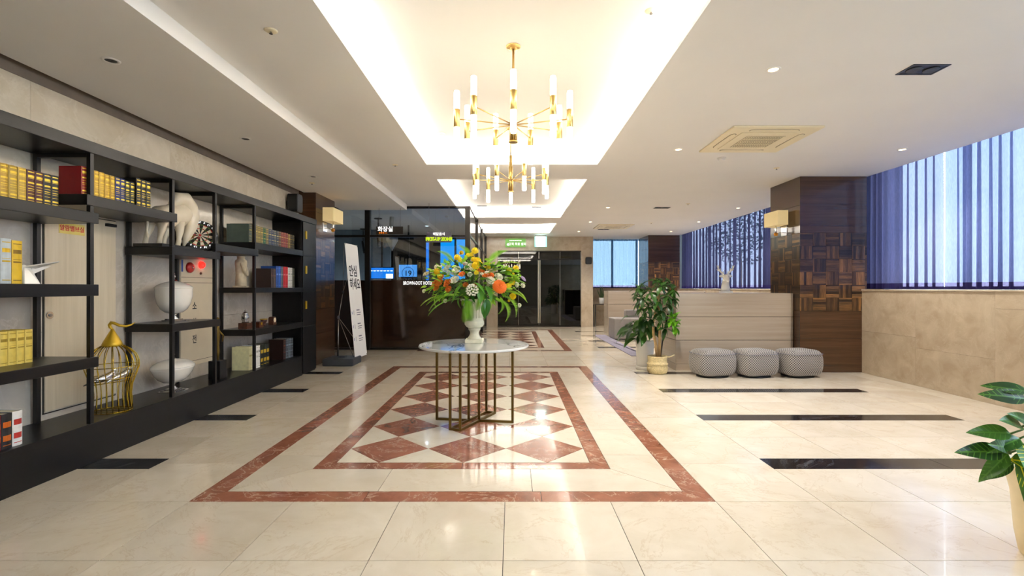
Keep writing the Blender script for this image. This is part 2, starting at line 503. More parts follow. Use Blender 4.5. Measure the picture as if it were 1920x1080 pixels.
# ------------------------------------------------------------------ mesh helpers
class MB:
    """collects shapes into one mesh"""
    def __init__(s):
        s.v, s.f, s.sm, s.uv = [], [], [], None
    def add(s, vs_, fs, smooth=False):
        o = len(s.v)
        s.v += [tuple(p) for p in vs_]
        s.f += [tuple(i + o for i in f) for f in fs]
        s.sm += [smooth] * len(fs)
        return s
    def box(s, x0, x1, y0, y1, z0, z1):
        vs_ = [(x, y, z) for z in (z0, z1) for y in (y0, y1) for x in (x0, x1)]
        return s.add(vs_, [(0, 2, 3, 1), (4, 5, 7, 6), (0, 1, 5, 4), (2, 6, 7, 3), (0, 4, 6, 2), (1, 3, 7, 5)])
    def obox(s, c, ax, ay, az):
        """oriented box: centre and three half-axis vectors"""
        c, ax, ay, az = map(Vector, (c, ax, ay, az))
        vs_ = [c + i * ax + j * ay + k * az for k in (-1, 1) for j in (-1, 1) for i in (-1, 1)]
        return s.add(vs_, [(0, 2, 3, 1), (4, 5, 7, 6), (0, 1, 5, 4), (2, 6, 7, 3), (0, 4, 6, 2), (1, 3, 7, 5)])
    def prism(s, poly, z0, z1):
        n = len(poly)
        vs_ = [(x, y, z0) for x, y in poly] + [(x, y, z1) for x, y in poly]
        fs = [tuple(range(n - 1, -1, -1)), tuple(range(n, 2 * n))]
        fs += [(i, (i + 1) % n, n + (i + 1) % n, n + i) for i in range(n)]
        return s.add(vs_, fs)
    def extr(s, poly, c, u, v, w, smooth=False):
        """outline poly in the (u,v) frame at c, extruded by +-w"""
        c, u, v, w = map(Vector, (c, u, v, w))
        n = len(poly)
        vs_ = [c + a * u + b * v - w for a, b in poly] + [c + a * u + b * v + w for a, b in poly]
        fs = [tuple(range(n - 1, -1, -1)), tuple(range(n, 2 * n))]
        fs += [(i, (i + 1) % n, n + (i + 1) % n, n + i) for i in range(n)]
        return s.add(vs_, fs, smooth)
    def lathe(s, prof, n=24, c=(0, 0, 0), sx=1.0, sy=1.0, smooth=True, caps=True, rot=0.0):
        vs_, fs = [], []
        for r, z in prof:
            for k in range(n):
                a = 2 * PI * k / n + rot
                vs_.append((c[0] + r * sx * math.cos(a), c[1] + r * sy * math.sin(a), c[2] + z))
        for i in range(len(prof) - 1):
            for k in range(n):
                k2 = (k + 1) % n
                fs.append((i * n + k, i * n + k2, (i + 1) * n + k2, (i + 1) * n + k))
        s.add(vs_, fs, smooth)
        if caps:
            o = len(s.v) - len(vs_)
            s.f.append(tuple(o + k for k in range(n - 1, -1, -1)))
            s.f.append(tuple(o + (len(prof) - 1) * n + k for k in range(n)))
            s.sm += [False, False]
        return s
    def cyl(s, a, b, r, n=12, r2=None, caps=True, smooth=True):
        return s.tube([a, b], [r, r if r2 is None else r2], n, caps, smooth)
    def tube(s, pts, rad, n=8, caps=True, smooth=True):
        pts = [Vector(p) for p in pts]
        if not isinstance(rad, (list, tuple)):
            rad = [rad] * len(pts)
        vs_, fs = [], []
        prev = None
        for i, p in enumerate(pts):
            d = (pts[min(i + 1, len(pts) - 1)] - pts[max(i - 1, 0)])
            d = d.normalized() if d.length > 1e-9 else Vector((0, 0, 1))
            if prev is None:
                up = Vector((0, 0, 1)) if abs(d.z) < 0.9 else Vector((1, 0, 0))
                x = d.cross(up).normalized()
            else:
                x = (prev - d * prev.dot(d))
                x = x.normalized() if x.length > 1e-6 else d.orthogonal().normalized()
            prev = x
            y = d.cross(x)
            for k in range(n):
                a = 2 * PI * k / n
                vs_.append(p + (x * math.cos(a) + y * math.sin(a)) * rad[i])
        for i in range(len(pts) - 1):
            for k in range(n):
                k2 = (k + 1) % n
                fs.append((i * n + k, i * n + k2, (i + 1) * n + k2, (i + 1) * n + k))
        s.add(vs_, fs, smooth)
        if caps:
            o = len(s.v) - len(vs_)
            s.f.append(tuple(o + k for k in range(n - 1, -1, -1)))
            s.f.append(tuple(o + (len(pts) - 1) * n + k for k in range(n)))
            s.sm += [False, False]
        return s
    def ell(s, c, rx, ry, rz, nu=16, nv=10):
        prof = [(max(1e-4, math.sin(PI * i / nv)), -math.cos(PI * i / nv) * rz) for i in range(nv + 1)]
        return s.lathe(prof, nu, c, rx, ry, True, False)
    def sheet(s, nu, nv, fn, smooth=True):
        vs_ = [fn(i / nu, j / nv) for j in range(nv + 1) for i in range(nu + 1)]
        fs = [(j * (nu + 1) + i, j * (nu + 1) + i + 1, (j + 1) * (nu + 1) + i + 1, (j + 1) * (nu + 1) + i) for j in range(nv) for i in range(nu)]
        return s.add(vs_, fs, smooth)
    def mesh(s, name):
        me = bpy.data.meshes.new(name)
        me.from_pydata(s.v, [], s.f)
        me.polygons.foreach_set('use_smooth', s.sm)
        me.update()
        return me
    def build(s, name, mat, parent=None, bevel=0.0, loc=None, rot=None):
        return link(name, s.mesh(name), mat, parent, bevel, loc, rot)
def link(name, me, mat, parent=None, bevel=0.0, loc=None, rot=None):
    o = bpy.data.objects.new(name, me)
    if mat and not me.materials:
        me.materials.append(MATS[mat])
    if parent:
        o.parent = parent
    if loc:
        o.location = loc
    if rot:
        o.rotation_euler = rot
    COL.objects.link(o)
    if bevel:
        b = o.modifiers.new('edge', 'BEVEL')
        b.width = bevel
        b.segments = 2
        b.limit_method = 'ANGLE'
        b.angle_limit = 0.6
    return o
def box(name, mat, parent, x0, x1, y0, y1, z0, z1, bevel=0.0):
    return MB().box(x0, x1, y0, y1, z0, z1).build(name, mat, parent, bevel)
def thing(name, label, cat, loc=(0, 0, 0), rz=0.0, group=None):
    o = bpy.data.objects.new(name, None)
    o.empty_display_size = 0.1
    o.location = loc
    o.rotation_euler = (0, 0, rz)
    COL.objects.link(o)
    o['label'] = label
    o['category'] = cat
    if group:
        o['group'] = group
    return o
def tag(o, label, cat, group=None):
    o['label'] = label
    o['category'] = cat
    if group:
        o['group'] = group
    return o
def struct(o, label=None):
    o['kind'] = 'structure'
    if label:
        o['label'] = label
    return o
def copy_tree(o, parent=None):
    c = o.copy()
    COL.objects.link(c)
    c.parent = parent
    for ch in list(o.children):
        copy_tree(ch, c)
    return c
def text(name, s, size, mat, parent, loc, rot, depth=0.001, bold=0.0, sx=1.0, align='CENTER'):
    """flat lettering as a thin mesh"""
    cu = bpy.data.curves.new(name, 'FONT')
    cu.body = s
    cu.size = size
    cu.extrude = depth
    cu.offset = bold
    cu.align_x = align
    cu.align_y = 'CENTER'
    cu.resolution_u = 3
    t = bpy.data.objects.new(name + '_tmp', cu)
    COL.objects.link(t)
    dg = bpy.context.evaluated_depsgraph_get()
    me = bpy.data.meshes.new_from_object(t.evaluated_get(dg))
    bpy.data.objects.remove(t)
    me.materials.clear()
    if sx != 1.0:
        for v in me.vertices:
            v.co.x *= sx
    return link(name, me, mat, parent, 0, loc, rot)
def fl(px, py):                # floor point under a pixel of the photo
    Y = F * CAMH / (py - 540)
    return ((px - 960) * Y / F, Y)
def cl(px, py, z=ZC):          # ceiling point behind a pixel
    Y = F * (z - CAMH) / (540 - py)
    return ((px - 960) * Y / F, Y)
def at(px, py, Y):
    return ((px - 960) * Y / F, CAMH - (py - 540) * Y / F)
ORD = ['first', 'second', 'third', 'fourth', 'fifth', 'sixth', 'seventh', 'eighth', 'ninth', 'tenth', 'eleventh', 'twelfth', 'thirteenth', 'fourteenth', 'fifteenth', 'sixteenth', 'seventeenth', 'eighteenth']
# ------------------------------------------------------------------ floor
floor = struct(MB().box(-7.2, 5.6, -3.2, 19.0, -0.2, -0.004).build('floor', 'grout'), 'polished stone lobby floor with inlaid borders and diamonds')
def piece(name, mat, poly, parent=floor, gap=0.0017, z0=-0.004, z1=0.0):
    cx = sum(p[0] for p in poly) / len(poly)
    cy = sum(p[1] for p in poly) / len(poly)
    n = len(poly)
    out = []
    for i in range(n):                    # inset every edge by the half joint
        a, b, c = Vector((*poly[i - 1], 0)), Vector((*poly[i], 0)), Vector((*poly[(i + 1) % n], 0))
        d1, d2 = (b - a).normalized(), (c - b).normalized()
        n1, n2 = Vector((-d1.y, d1.x, 0)), Vector((-d2.y, d2.x, 0))
        k = 1 + n1.dot(n2)
        q = b + (n1 + n2) * (gap / max(k, 0.15))
        out.append((q.x - cx, q.y - cy))
    return MB().prism(out, z0, z1).build(name, mat, parent, loc=(cx, cy, 0))
def rect(x0, x1, y0, y1):
    return [(x0, y0), (x1, y0), (x1, y1), (x0, y1)]
CX = -0.34
xs = [-3.34] + [CX + 0.3 + 0.6 * k for k in range(-5, 9)] + [5.03]
Y0 = 2.77
ys = [Y0 + 0.6 * k for k in range(-6, 12)]
strips = [Y0 + 0.6 + 1.2 * k for k in range(4)]
SW = 0.1
for i in range(len(xs) - 1):
    for j in range(len(ys) - 1):
        xa, xb, ya, yb = xs[i], xs[i + 1], ys[j], ys[j + 1]
        if xa > -1.85 and xb < 1.17 and ya > 2.76 and yb < 7.58:
            continue
        if xb < -2.4 or (xa > 1.7 and xb < 4.2):
            for s in strips:
                if abs(ya - s) < 0.01:
                    ya += SW
                if abs(yb - s) < 0.01:
                    yb -= SW
        piece('tile', 'cream_marble', rect(xa, xb, ya, yb))
for s in strips:
    piece('black_strip', 'black_stone', rect(-3.34, -2.44, s - SW, s + SW))
    piece('black_strip', 'black_stone', rect(1.76, 2.96, s - SW, s + SW))
    piece('black_strip', 'black_stone', rect(2.96, 4.16, s - SW, s + SW))
def inlay(y0, z0, z1):
    """stone carpet: outer red border, cream ring, inner red border, three by six red diamonds on white"""
    W, L, bo, g, bi = 1.5, 4.8, 0.14, 0.5, 0.12
    def R(d):
        return (CX - W + d, CX + W - d, y0 + d, y0 + L - d)
    def ring(name, mat, d0, d1, cuts_x=(), cuts_y=()):
        a0, a1, b0, b1 = R(d0)
        c0, c1, e0, e1 = R(d1)
        def run(p_out, p_in, cuts, horiz):
            ts = [0.0] + list(cuts) + [1.0]
            for t0, t1 in zip(ts, ts[1:]):
                def o(t): return tuple(p_out[0][k] + (p_out[1][k] - p_out[0][k]) * t for k in (0, 1))
                def n_(t): return tuple(p_in[0][k] + (p_in[1][k] - p_in[0][k]) * t for k in (0, 1))
                def io(t):   # matching point: square cuts except the mitred ends
                    if t in (0.0, 1.0):
                        return n_(t)
                    q = o(t)
                    return (q[0], p_in[0][1]) if horiz else (p_in[0][0], q[1])
                piece(name, mat, [o(t0), o(t1), io(t1), io(t0)], z0=z0, z1=z1)
        run(((a0, b0), (a1, b0)), ((c0, e0), (c1, e0)), cuts_x, True)
        run(((a1, b0), (a1, b1)), ((c1, e0), (c1, e1)), cuts_y, False)
        run(((a1, b1), (a0, b1)), ((c1, e1), (c0, e1)), cuts_x, True)
        run(((a0, b1), (a0, b0)), ((c0, e1), (c0, e0)), cuts_y, False)
    ring('red_border', 'red_marble', 0.0, bo, (0.33, 0.67), (0.2, 0.4, 0.6, 0.8))
    ring('ring_tile', 'cream_marble', bo, g, (0.33, 0.67), (0.14, 0.28, 0.42, 0.57, 0.71, 0.86))
    ring('red_border', 'red_marble', g, g + bi, (0.5,), (0.25, 0.5, 0.75))
    x0, x1, ya, yb = R(g + bi)
    dx, dy = (x1 - x0) / 3, (yb - ya) / 6
    for i in range(3):
        for j in range(6):
            c = (x0 + dx * (i + .5), ya + dy * (j + .5))
            piece('diamond', 'red_marble', [(c[0], c[1] - dy / 2), (c[0] + dx / 2, c[1]), (c[0], c[1] + dy / 2), (c[0] - dx / 2, c[1])], z0=z0, z1=z1)
    for i in range(4):
        for j in range(7):
            c = (x0 + dx * i, ya + dy * j)
            q = [(c[0], c[1] - dy / 2), (c[0] + dx / 2, c[1]), (c[0], c[1] + dy / 2), (c[0] - dx / 2, c[1])]
            q = [(min(max(p[0], x0), x1), min(max(p[1], ya), yb)) for p in q]
            if i in (0, 3) or j in (0, 6):
                if i == 0 and 0 < j < 6: q = [q[0], q[1], q[2]]
                elif i == 3 and 0 < j < 6: q = [q[0], q[2], q[3]]
                elif j == 0 and 0 < i < 3: q = [q[1], q[2], q[3]]
                elif j == 6 and 0 < i < 3: q = [q[0], q[1], q[3]]
                elif i == 0: q = [c, q[1], q[2]] if j == 0 else [c, q[0], q[1]]
                else: q = [c, q[2], q[3]] if j == 0 else [c, q[3], q[0]]
            piece('white_tile', 'white_marble_tile', q, z0=z0, z1=z1)
inlay(Y0, -0.004, 0.0)
box('far_tile_field', 'cream_tile_field', floor, -7.2, 5.1, 9.37, 16.3, -0.004, 0.0)
inlay(9.37, 0.0, 0.0012)
for s in (9.97, 11.17, 12.37, 13.57):
    piece('black_strip', 'black_stone', rect(1.76, 2.96, s - SW, s + SW), z0=0, z1=0.0012)
box('near_tile_field', 'cream_tile_field', floor, -3.5, 5.1, -3.2, ys[0], -0.004, 0.0)
box('corridor_tile_field', 'cream_tile_field', floor, -7.2, -3.34, 7.6, 9.37, -0.004, 0.0)

# ------------------------------------------------------------------ ceiling with three lit coffers
XL, XR, YN, YF = -7.2, 5.12, -3.2, 16.6
cm = MB()
def q4(a, b, c, d):
    cm.add([a, b, c, d], [(0, 1, 2, 3)])
def flat(x0, x1, y0, y1, z):
    q4((x0, y0, z), (x0, y1, z), (x1, y1, z), (x1, y0, z))
yprev = YN
LIP, REC = 0.03, 0.15
for (a, b) in COFFERS:
    flat(XL, XR, yprev, a, ZC)
    flat(XL, -COFX, a, b, ZC)
    flat(COFX, XR, a, b, ZC)
    yprev = b
    X = COFX
    for (p, q) in (((-X, a), (X, a)), ((X, a), (X, b)), ((X, b), (-X, b)), ((-X, b), (-X, a))):   # lip edge
        q4((*p, ZC), (*q, ZC), (*q, ZC + LIP), (*p, ZC + LIP))
    o = (-X - REC, X + REC, a - REC, b + REC)
    zl = ZC + LIP
    flat(o[0], -X, o[2], o[3], zl); flat(X, o[1], o[2], o[3], zl); flat(-X, X, o[2], a, zl); flat(-X, X, b, o[3], zl)
    for (p, q) in (((o[0], o[2]), (o[1], o[2])), ((o[1], o[2]), (o[1], o[3])), ((o[1], o[3]), (o[0], o[3])), ((o[0], o[3]), (o[0], o[2]))):
        q4((*p, zl), (*q, zl), (*q, ZT), (*p, ZT))
    flat(o[0], o[1], o[2], o[3], ZT)
flat(XL, XR, yprev, YF, ZC)
q4((XR, YN, ZC), (XR, YF, ZC), (XR, YF, 3.2), (XR, YN, 3.2))
ceiling = struct(cm.build('ceiling', 'ceiling_paint'), 'white plaster ceiling with lit rectangular coffers')
box('roof_slab', 'ceiling_paint', ceiling, -7.4, 5.75, -3.4, 19.2, 3.2, 3.3)
box('soffit', 'ceiling_paint', ceiling, -3.26, -2.02, -3.2, 9.35, ZS, ZC + 0.01)
# ------------------------------------------------------------------ walls
wall_left = struct(box('wall_left', 'grout', None, -3.55, -3.352, -3.2, 7.62, 0, 3.2), 'polished greige marble wall behind the black bookcase')
PY = [-3.2] + [3.377 + 1.38 * k for k in range(-4, 4)] 
PY = [y for y in PY if y < 7.4] + [7.62]
PY[0] = -3.2
for j in range(len(PY) - 1):
    for z0, z1 in ((0, 0.9), (0.9, 1.8), (1.8, 2.652)):
        box('marble_panel', 'grey_marble' if z1 < 2 else 'pale_marble', wall_left, -3.352, -3.34, PY[j] + .001, PY[j + 1] - .001, z0 + .001, z1 - .001)
struct(box('gap_shade_band', 'taupe_gap_shade', None, -3.352, -3.335, -3.2, 7.62, 2.652, 2.80), 'taupe band painted as gap shade along the top of the marble wall')  # taupe colour stands in for the shade in the gap beside the soffit
struct(box('wall_back', 'beige_marble', None, -3.55, 5.6, -3.4, -3.2, 0, 3.2), 'marble wall closing the lobby behind the viewpoint')
wall_right = struct(box('wall_right', 'grout', None, 5.042, 5.45, -3.2, 16.2, 0, 1.175), 'low beige marble wall under the curtained windows')
dado = {7: [0, .6, 1.175], 6: [0, .47, 1.175], 5: [0, 1.0, 1.175]}
yj = [-3.2] + [7.07 - k for k in range(9, -1, -1)] + [7.8 + k * 1.0 for k in range(0, 8)]
for a, b in zip(yj, yj[1:]):
    zs = {0: [0, .60, 1.175], 1: [0, .47, 1.175], 2: [0, 1.0, 1.175]}[int(abs(7.07 - b) + .5) % 3]
    if 6.9 < a and b < 7.9:
        continue
    for z0, z1 in zip(zs, zs[1:]):
        box('marble_panel', 'beige_marble', wall_right, 5.03, 5.042, a + .001, b - .001, z0 + .001, z1 - .001)
struct(box('trim_2', 'beige_marble', None, 5.02, 5.5, -3.2, 16.2, 1.175, 1.195, 0.003), 'thin marble sill along the top of the low wall')
# far wall with the glass doors, and the window nook beside it
wall_far = struct(MB().box(-7.2, -0.45, 15.2, 15.4, 0, 3.2).box(2.16, 2.53, 15.2, 16.4, 0, 3.2).box(-0.45, 2.16, 15.2, 15.4, 2.38, 3.2).build('wall_far', 'beige_marble'), 'beige marble wall around the dark glass doors')
wall_nook = struct(box('wall_nook', 'beige_marble', None, 2.53, 5.1, 16.02, 16.3, 0, 1.19), 'low marble wall under the far corner window')
struct(box('trim_3', 'beige_marble', None, 2.53, 5.1, 15.98, 16.3, 1.19, 1.21), 'pale marble sill of the far corner window')
# corridor and dark room behind the glass partition
struct(MB().box(-7.2, -3.55, 7.62, 8.43, 0, 3.2).build('wall_corridor', 'interior_grey'), 'grey corridor wall beside the veneered column')
struct(MB().box(-7.4, -7.2, 7.6, 15.4, 0, 3.2).build('wall_end', 'interior_grey'), 'grey end wall of the dark room behind the partition')
struct(box('wall_room_side', 'interior_grey', None, -7.2, -3.35, 13.4, 13.5, 0, 3.2), 'blue-grey side wall inside the partitioned room')
struct(MB().box(-7.2, -0.9, 15.1, 15.2, 0, 3.2).build('wall_room', 'interior_dark'), 'dark far wall of the room behind the partition')
# dark vestibule behind the glass doors
struct(MB().box(-0.6, 2.3, 18.6, 18.8, 0, 3.2).box(-0.8, -0.6, 15.4, 18.8, 0, 3.2).box(2.3, 2.5, 15.4, 18.8, 0, 3.2).box(-0.6, 2.3, 15.4, 18.6, 2.6, 3.2).build('wall_vestibule', 'interior_dark'), 'dark vestibule behind the glass doors')

# ------------------------------------------------------------------ veneered columns with parquet band
blockA = MB().box(-.0925, .0925, -.006, .006, -.0925, .0925)
blk_v = blockA.mesh('parquet_block'); blk_v.materials.append(MATS['parquet_vertical'])
blk_h = blockA.mesh('parquet_block'); blk_h.materials.append(MATS['parquet_horizontal'])
ZROW = [0.885 + 0.187 * k for k in range(7)]
def column(x0, x1, y0, y1, faces, label, ztop=ZC):
    c = struct(box('column', 'shadow_gap', None, x0 + .012, x1 - .012, y0 + .012, y1 - .012, 0, 3.2), label)
    for fc in faces:
        n = {'-y': (0, -1), '-x': (-1, 0), '+x': (1, 0)}[fc]
        if n[1]:
            a0, a1, ang = x0, x1, 0.0
        else:
            a0, a1, ang = y0, y1, (-PI / 2 if n[0] < 0 else PI / 2)
        def pl(name, mat, s0, s1, z0, z1):
            w, h = s1 - s0, z1 - z0
            mid = (s0 + s1) / 2
            loc = (mid, y0 + .006, (z0 + z1) / 2) if n[1] else ((x0 + .006) if n[0] < 0 else (x1 - .006), mid, (z0 + z1) / 2)
            MB().box(-w / 2, w / 2, -.006, .006, -h / 2, h / 2).build(name, mat, c, loc=loc, rot=(0, 0, ang))
        e = 0.012 if not n[1] else 0.0
        for z0, z1 in ((0, .494), (.494, .885), (2.007, 2.41), (2.41, ztop)):
            pl('veneer_panel', 'dark_veneer', a0 + e, a1, z0 + .002, z1 - .002)
        k = 0
        s = a0 + (e if not n[1] else 0)
        i = 0
        while s < a1 - 0.02:
            w = min(.187, a1 - s)
            for r in range(6):
                mesh_ = blk_v if (i + r) % 2 == 0 else blk_h
                mid = s + w / 2
                loc = (mid, y0 + .006, ZROW[r] + .0935) if n[1] else ((x0 + .006) if n[0] < 0 else (x1 - .006), mid, ZROW[r] + .0935)
                o = link('parquet_block', mesh_, None, c, 0, loc, (0, 0, ang))
                o.scale = (w / .187, 1, 1)
            s += w
            i += 1
    return c
column(4.14, 5.10, 7.0, 7.8, ('-y', '-x'), 'dark veneered column with parquet band beside the reception counter')
column(-3.9, -3.07, 7.62, 8.43, ('-y', '+x'), 'dark veneered column with parquet band at the end of the bookcase')
column(4.14, 5.10, 14.8, 15.95, ('-y', '-x'), 'distant dark veneered column by the corner window')

# ------------------------------------------------------------------ windows
def window_run(name, label, x, y0, y1, z0, z1, bays, axis='y'):
    """frame of uprights and rails with one pane in each bay"""
    w = thing(name, label, 'window')
    del w['category']
    w['kind'] = 'structure'
    t, d = 0.03, 0.03
    L = y1 - y0
    for k in range(bays + 1):
        s = y0 + L * k / bays
        b = (x - d, x + d, s - t, s + t) if axis == 'y' else (s - t, s + t, x - d, x + d)
        box('mullion', 'dark_frame', w, *b, z0, z1)
    for zz in (z0 + .02, z1 - .02):
        b = (x - d, x + d, y0, y1) if axis == 'y' else (y0, y1, x - d, x + d)
        box('rail', 'dark_frame', w, *b, zz - .02, zz + .02)
    for k in range(bays):
        s0, s1 = y0 + L * k / bays + t, y0 + L * (k + 1) / bays - t
        b = (x - .004, x + .004, s0, s1) if axis == 'y' else (s0, s1, x - .004, x + .004)
        box('pane', 'clear_glass', w, *b, z0 + .04, z1 - .04)
    return w
window_run('window_1', 'tall curtained window above the low marble wall', 5.60, -3.2, 7.3, 1.195, 3.2, 8)
window_run('window_2', 'curtained window behind the reception counter', 5.60, 7.5, 15.4, 1.195, 3.2, 5)
window_run('window_3', 'bright corner window beyond the reception counter', 16.26, 2.53, 4.16, 1.21, 3.2, 2, 'x')
struct(box('wall_window_pier', 'interior_dark', None, 5.42, 5.7, 7.1, 7.7, 1.195, 3.2), 'dark pier between the two curtained windows')
struct(box('wall_corner_pier', 'interior_dark', None, 5.1, 5.7, 15.4, 16.3, 0, 3.2), 'dark pier in the corner by the distant column')
struct(box('wall_outer', 'outdoor_wall', None, 5.45, 5.7, -3.4, 16.3, -.2, 1.175), 'outer face of the window wall')

# ------------------------------------------------------------------ glass partition and doors
YP, XP = 9.6, -0.82
part = thing('glass_partition', 'dark framed glass partition with brown lower panels and hotel lettering', 'partition')
for x in (-5.4, -2.84, -0.87):
    box('post', 'dark_frame', part, x - .05, x + .05, YP - .05, YP + .05, 0, ZC)
for z in (0.02, 2.235, ZC - .02):
    box('rail', 'dark_frame', part, -5.4, -.87, YP - .03, YP + .03, z - .022, z + .022)
for xa, xb in ((-5.35, -2.89), (-2.79, -0.92)):
    box('lower_panel', 'brown_film', part, xa, xb, YP - .006, YP + .006, .042, 1.37)
    box('pane', 'partition_glass', part, xa, xb, YP - .006, YP + .006, 1.372, 2.213)
    box('upper_pane', 'partition_glass', part, xa, xb, YP - .006, YP + .006, 2.257, ZC - .042)
t = text('lettering', 'BROWN-DOT HOTEL', 0.098, 'sign_white', part, ((783.6 - 960) * YP / F, YP - .010, CAMH + 9 * YP / F), (PI / 2, 0, 0), 0.001, 0.0008)
wid = t.dimensions.x or max(v.co.x for v in t.data.vertices) * 2
wid = max(v.co.x for v in t.data.vertices) - min(v.co.x for v in t.data.vertices)
for v in t.data.vertices:
    v.co.x *= .575 / wid
ret = thing('glass_screen', 'receding dark framed glass screen running back to the far wall', 'partition')
ysr = [YP + .05, 11.4, 13.2, 15.15]
for y in ysr[1:]:
    box('post', 'dark_frame', ret, XP - .05, XP + .03, y - .05, y + .05 if y < 15 else y, 0, ZC)
for z in (0.02, 2.235, ZC - .02):
    box('rail', 'dark_frame', ret, XP - .03, XP + .01, YP + .05, 15.15, z - .022, z + .022)
for a, b in zip(ysr, ysr[1:]):
    box('lower_panel', 'brown_film', ret, XP - .016, XP - .004, a + .05, b - .05, .042, 1.37)
    box('pane', 'partition_glass', ret, XP - .016, XP - .004, a + .05, b - .05, 1.372, 2.213)
    box('upper_pane', 'partition_glass', ret, XP - .016, XP - .004, a + .05, b - .05, 2.257, ZC - .042)
# glass doors in the far wall
def px_x(px, Y): return (px - 960) * Y / F
d1 = thing('door_1', 'dark glass double doors with tall steel pull handle', 'door')
del d1['category']
d1['kind'] = 'structure'
xsd = [px_x(p, 15.25) for p in (933, 972, 1010.5, 1050, 1089)]
for a, b in zip(xsd, xsd[1:]):
    box('pane', 'smoked_glass', d1, a + .012, b - .012, 15.244, 15.256, .05, 2.10)
box('transom_pane', 'smoked_glass', d1, xsd[0] + .012, xsd[-1] - .012, 15.244, 15.256, 2.13, 2.35)
for x in xsd:
    box('pane_edge', 'steel', d1, x - .006, x + .006, 15.24, 15.26, .05, 2.36)
box('head_rail', 'dark_frame', d1, xsd[0] - .01, xsd[-1] + .01, 15.23, 15.27, 2.35, 2.39)
box('mid_rail', 'dark_frame', d1, xsd[0] - .01, xsd[-1] + .01, 15.235, 15.265, 2.10, 2.13)
box('sill_rail', 'dark_frame', d1, xsd[0] - .01, xsd[-1] + .01, 15.235, 15.265, 0.0, 0.05)
h = MB()
for s in (-1, 1):
    h.cyl((xsd[2] + .028 * s, 15.17, .12), (xsd[2] + .028 * s, 15.17, 2.08), .016, 10)
    for z in (.3, 1.9):
        h.cyl((xsd[2] + .028 * s, 15.17, z), (xsd[2] + .028 * s, 15.25, z), .01, 8)
h.build('pull_handle', 'satin_steel', d1)
# ------------------------------------------------------------------ curtains
def curtain(label, axis, c, a, b, z0, z1, wave, amp, mat, seed, group):
    rnd = random.Random(seed)
    n = int((b - a) / 0.011)
    ph, phs = 0.0, []
    w = wave
    for i in range(n + 1):
        if i % 18 == 0:
            w = wave * rnd.uniform(0.75, 1.35)
        ph += 2 * PI * (b - a) / n / w
        phs.append(ph)
    def fn(u, v):
        i = min(n, int(round(u * n)))
        s = a + (b - a) * u
        d = amp * (0.75 + 0.25 * v) * (math.sin(phs[i]) + 0.28 * math.sin(2.3 * phs[i] + 1.0))
        z = z1 + (z0 - z1) * v
        return (c + d, s, z) if axis == 'y' else (s, c + d, z)
    t = thing('sheer_curtain', label, 'curtain', group=group)
    zc = z0 + 0.075
    hz = (z1 - zc) / (z1 - z0)
    MB().sheet(n, 4, lambda u, v: fn(u, v * hz)).build('cloth', mat, t)
    MB().sheet(n, 1, lambda u, v: fn(u, hz + v * (1 - hz))).build('hem', 'sheer_hem', t)
    r = ((c, a, z1 + .01), (c, b, z1 + .01)) if axis == 'y' else ((a, c, z1 + .01), (b, c, z1 + .01))
    MB().cyl(*r, .012, 8).build('rail', 'steel', t)
    return t
G = 'sheer curtains on the windows'
curtain('muted violet voile curtain hanging beside the big parquet column', 'y', 5.205, 5.90, 7.25, 1.205, 3.10, 0.13, 0.042, 'sheer_mid', 3, G)
curtain('pale lilac voile curtain in wide folds above the low marble wall', 'y', 5.27, 2.0, 5.89, 1.205, 3.10, 0.145, 0.05, 'sheer_lilac', 5, G)
curtain('dark violet voile curtain behind the deer head', 'y', 5.25, 7.85, 11.48, 1.205, 3.10, 0.22, 0.05, 'sheer_violet', 11, G)
curtain('dark violet voile curtain beside the distant column', 'y', 5.25, 11.5, 14.95, 1.205, 3.10, 0.24, 0.05, 'sheer_violet', 13, G)
curtain('light blue voile curtain over the far corner window', 'x', 16.08, 2.55, 4.16, 1.225, 3.10, 0.11, 0.03, 'sheer_pale', 17, G)
# ------------------------------------------------------------------ what stands outside the windows
struct(MB().box(5.75, 40, -20, 40, -0.35, -0.2).box(-15, 5.75, 19.2, 40, -0.35, -0.2).build('ground_outside', 'outdoor_paving'), 'pale paving outside the windows')
def tree(x, y, h, r, label, seed):
    rnd = random.Random(seed)
    t = thing('street_tree', label, 'tree', (x, y, -0.2), group='trees outside the windows')
    MB().tube([(0, 0, 0), (0.05, 0, h * .4), (0, .06, h * .7)], [.11, .08, .05], 8).build('trunk', 'trunk_bark', t)
    m = MB()
    for i in range(1500):
        d = Vector((rnd.gauss(0, 1), rnd.gauss(0, 1), rnd.gauss(0, 1))).normalized() * (rnd.random() ** .35)
        c = Vector((d.x * r, d.y * r, h * .72 + d.z * h * .32))
        u = Vector((rnd.gauss(0, 1), rnd.gauss(0, 1), rnd.gauss(0, 1))).normalized()
        w = u.orthogonal().normalized()
        s_ = 0.11
        m.add([c - u * s_, c + w * s_ * .5, c + u * s_, c - w * s_ * .5], [(0, 1, 2, 3)])
    m.build('foliage', 'leaf_tree', t)['kind'] = 'stuff'
tree(12.4, 26.5, 6.4, 2.0, 'leafy street tree seen through the dark violet curtains', 1)

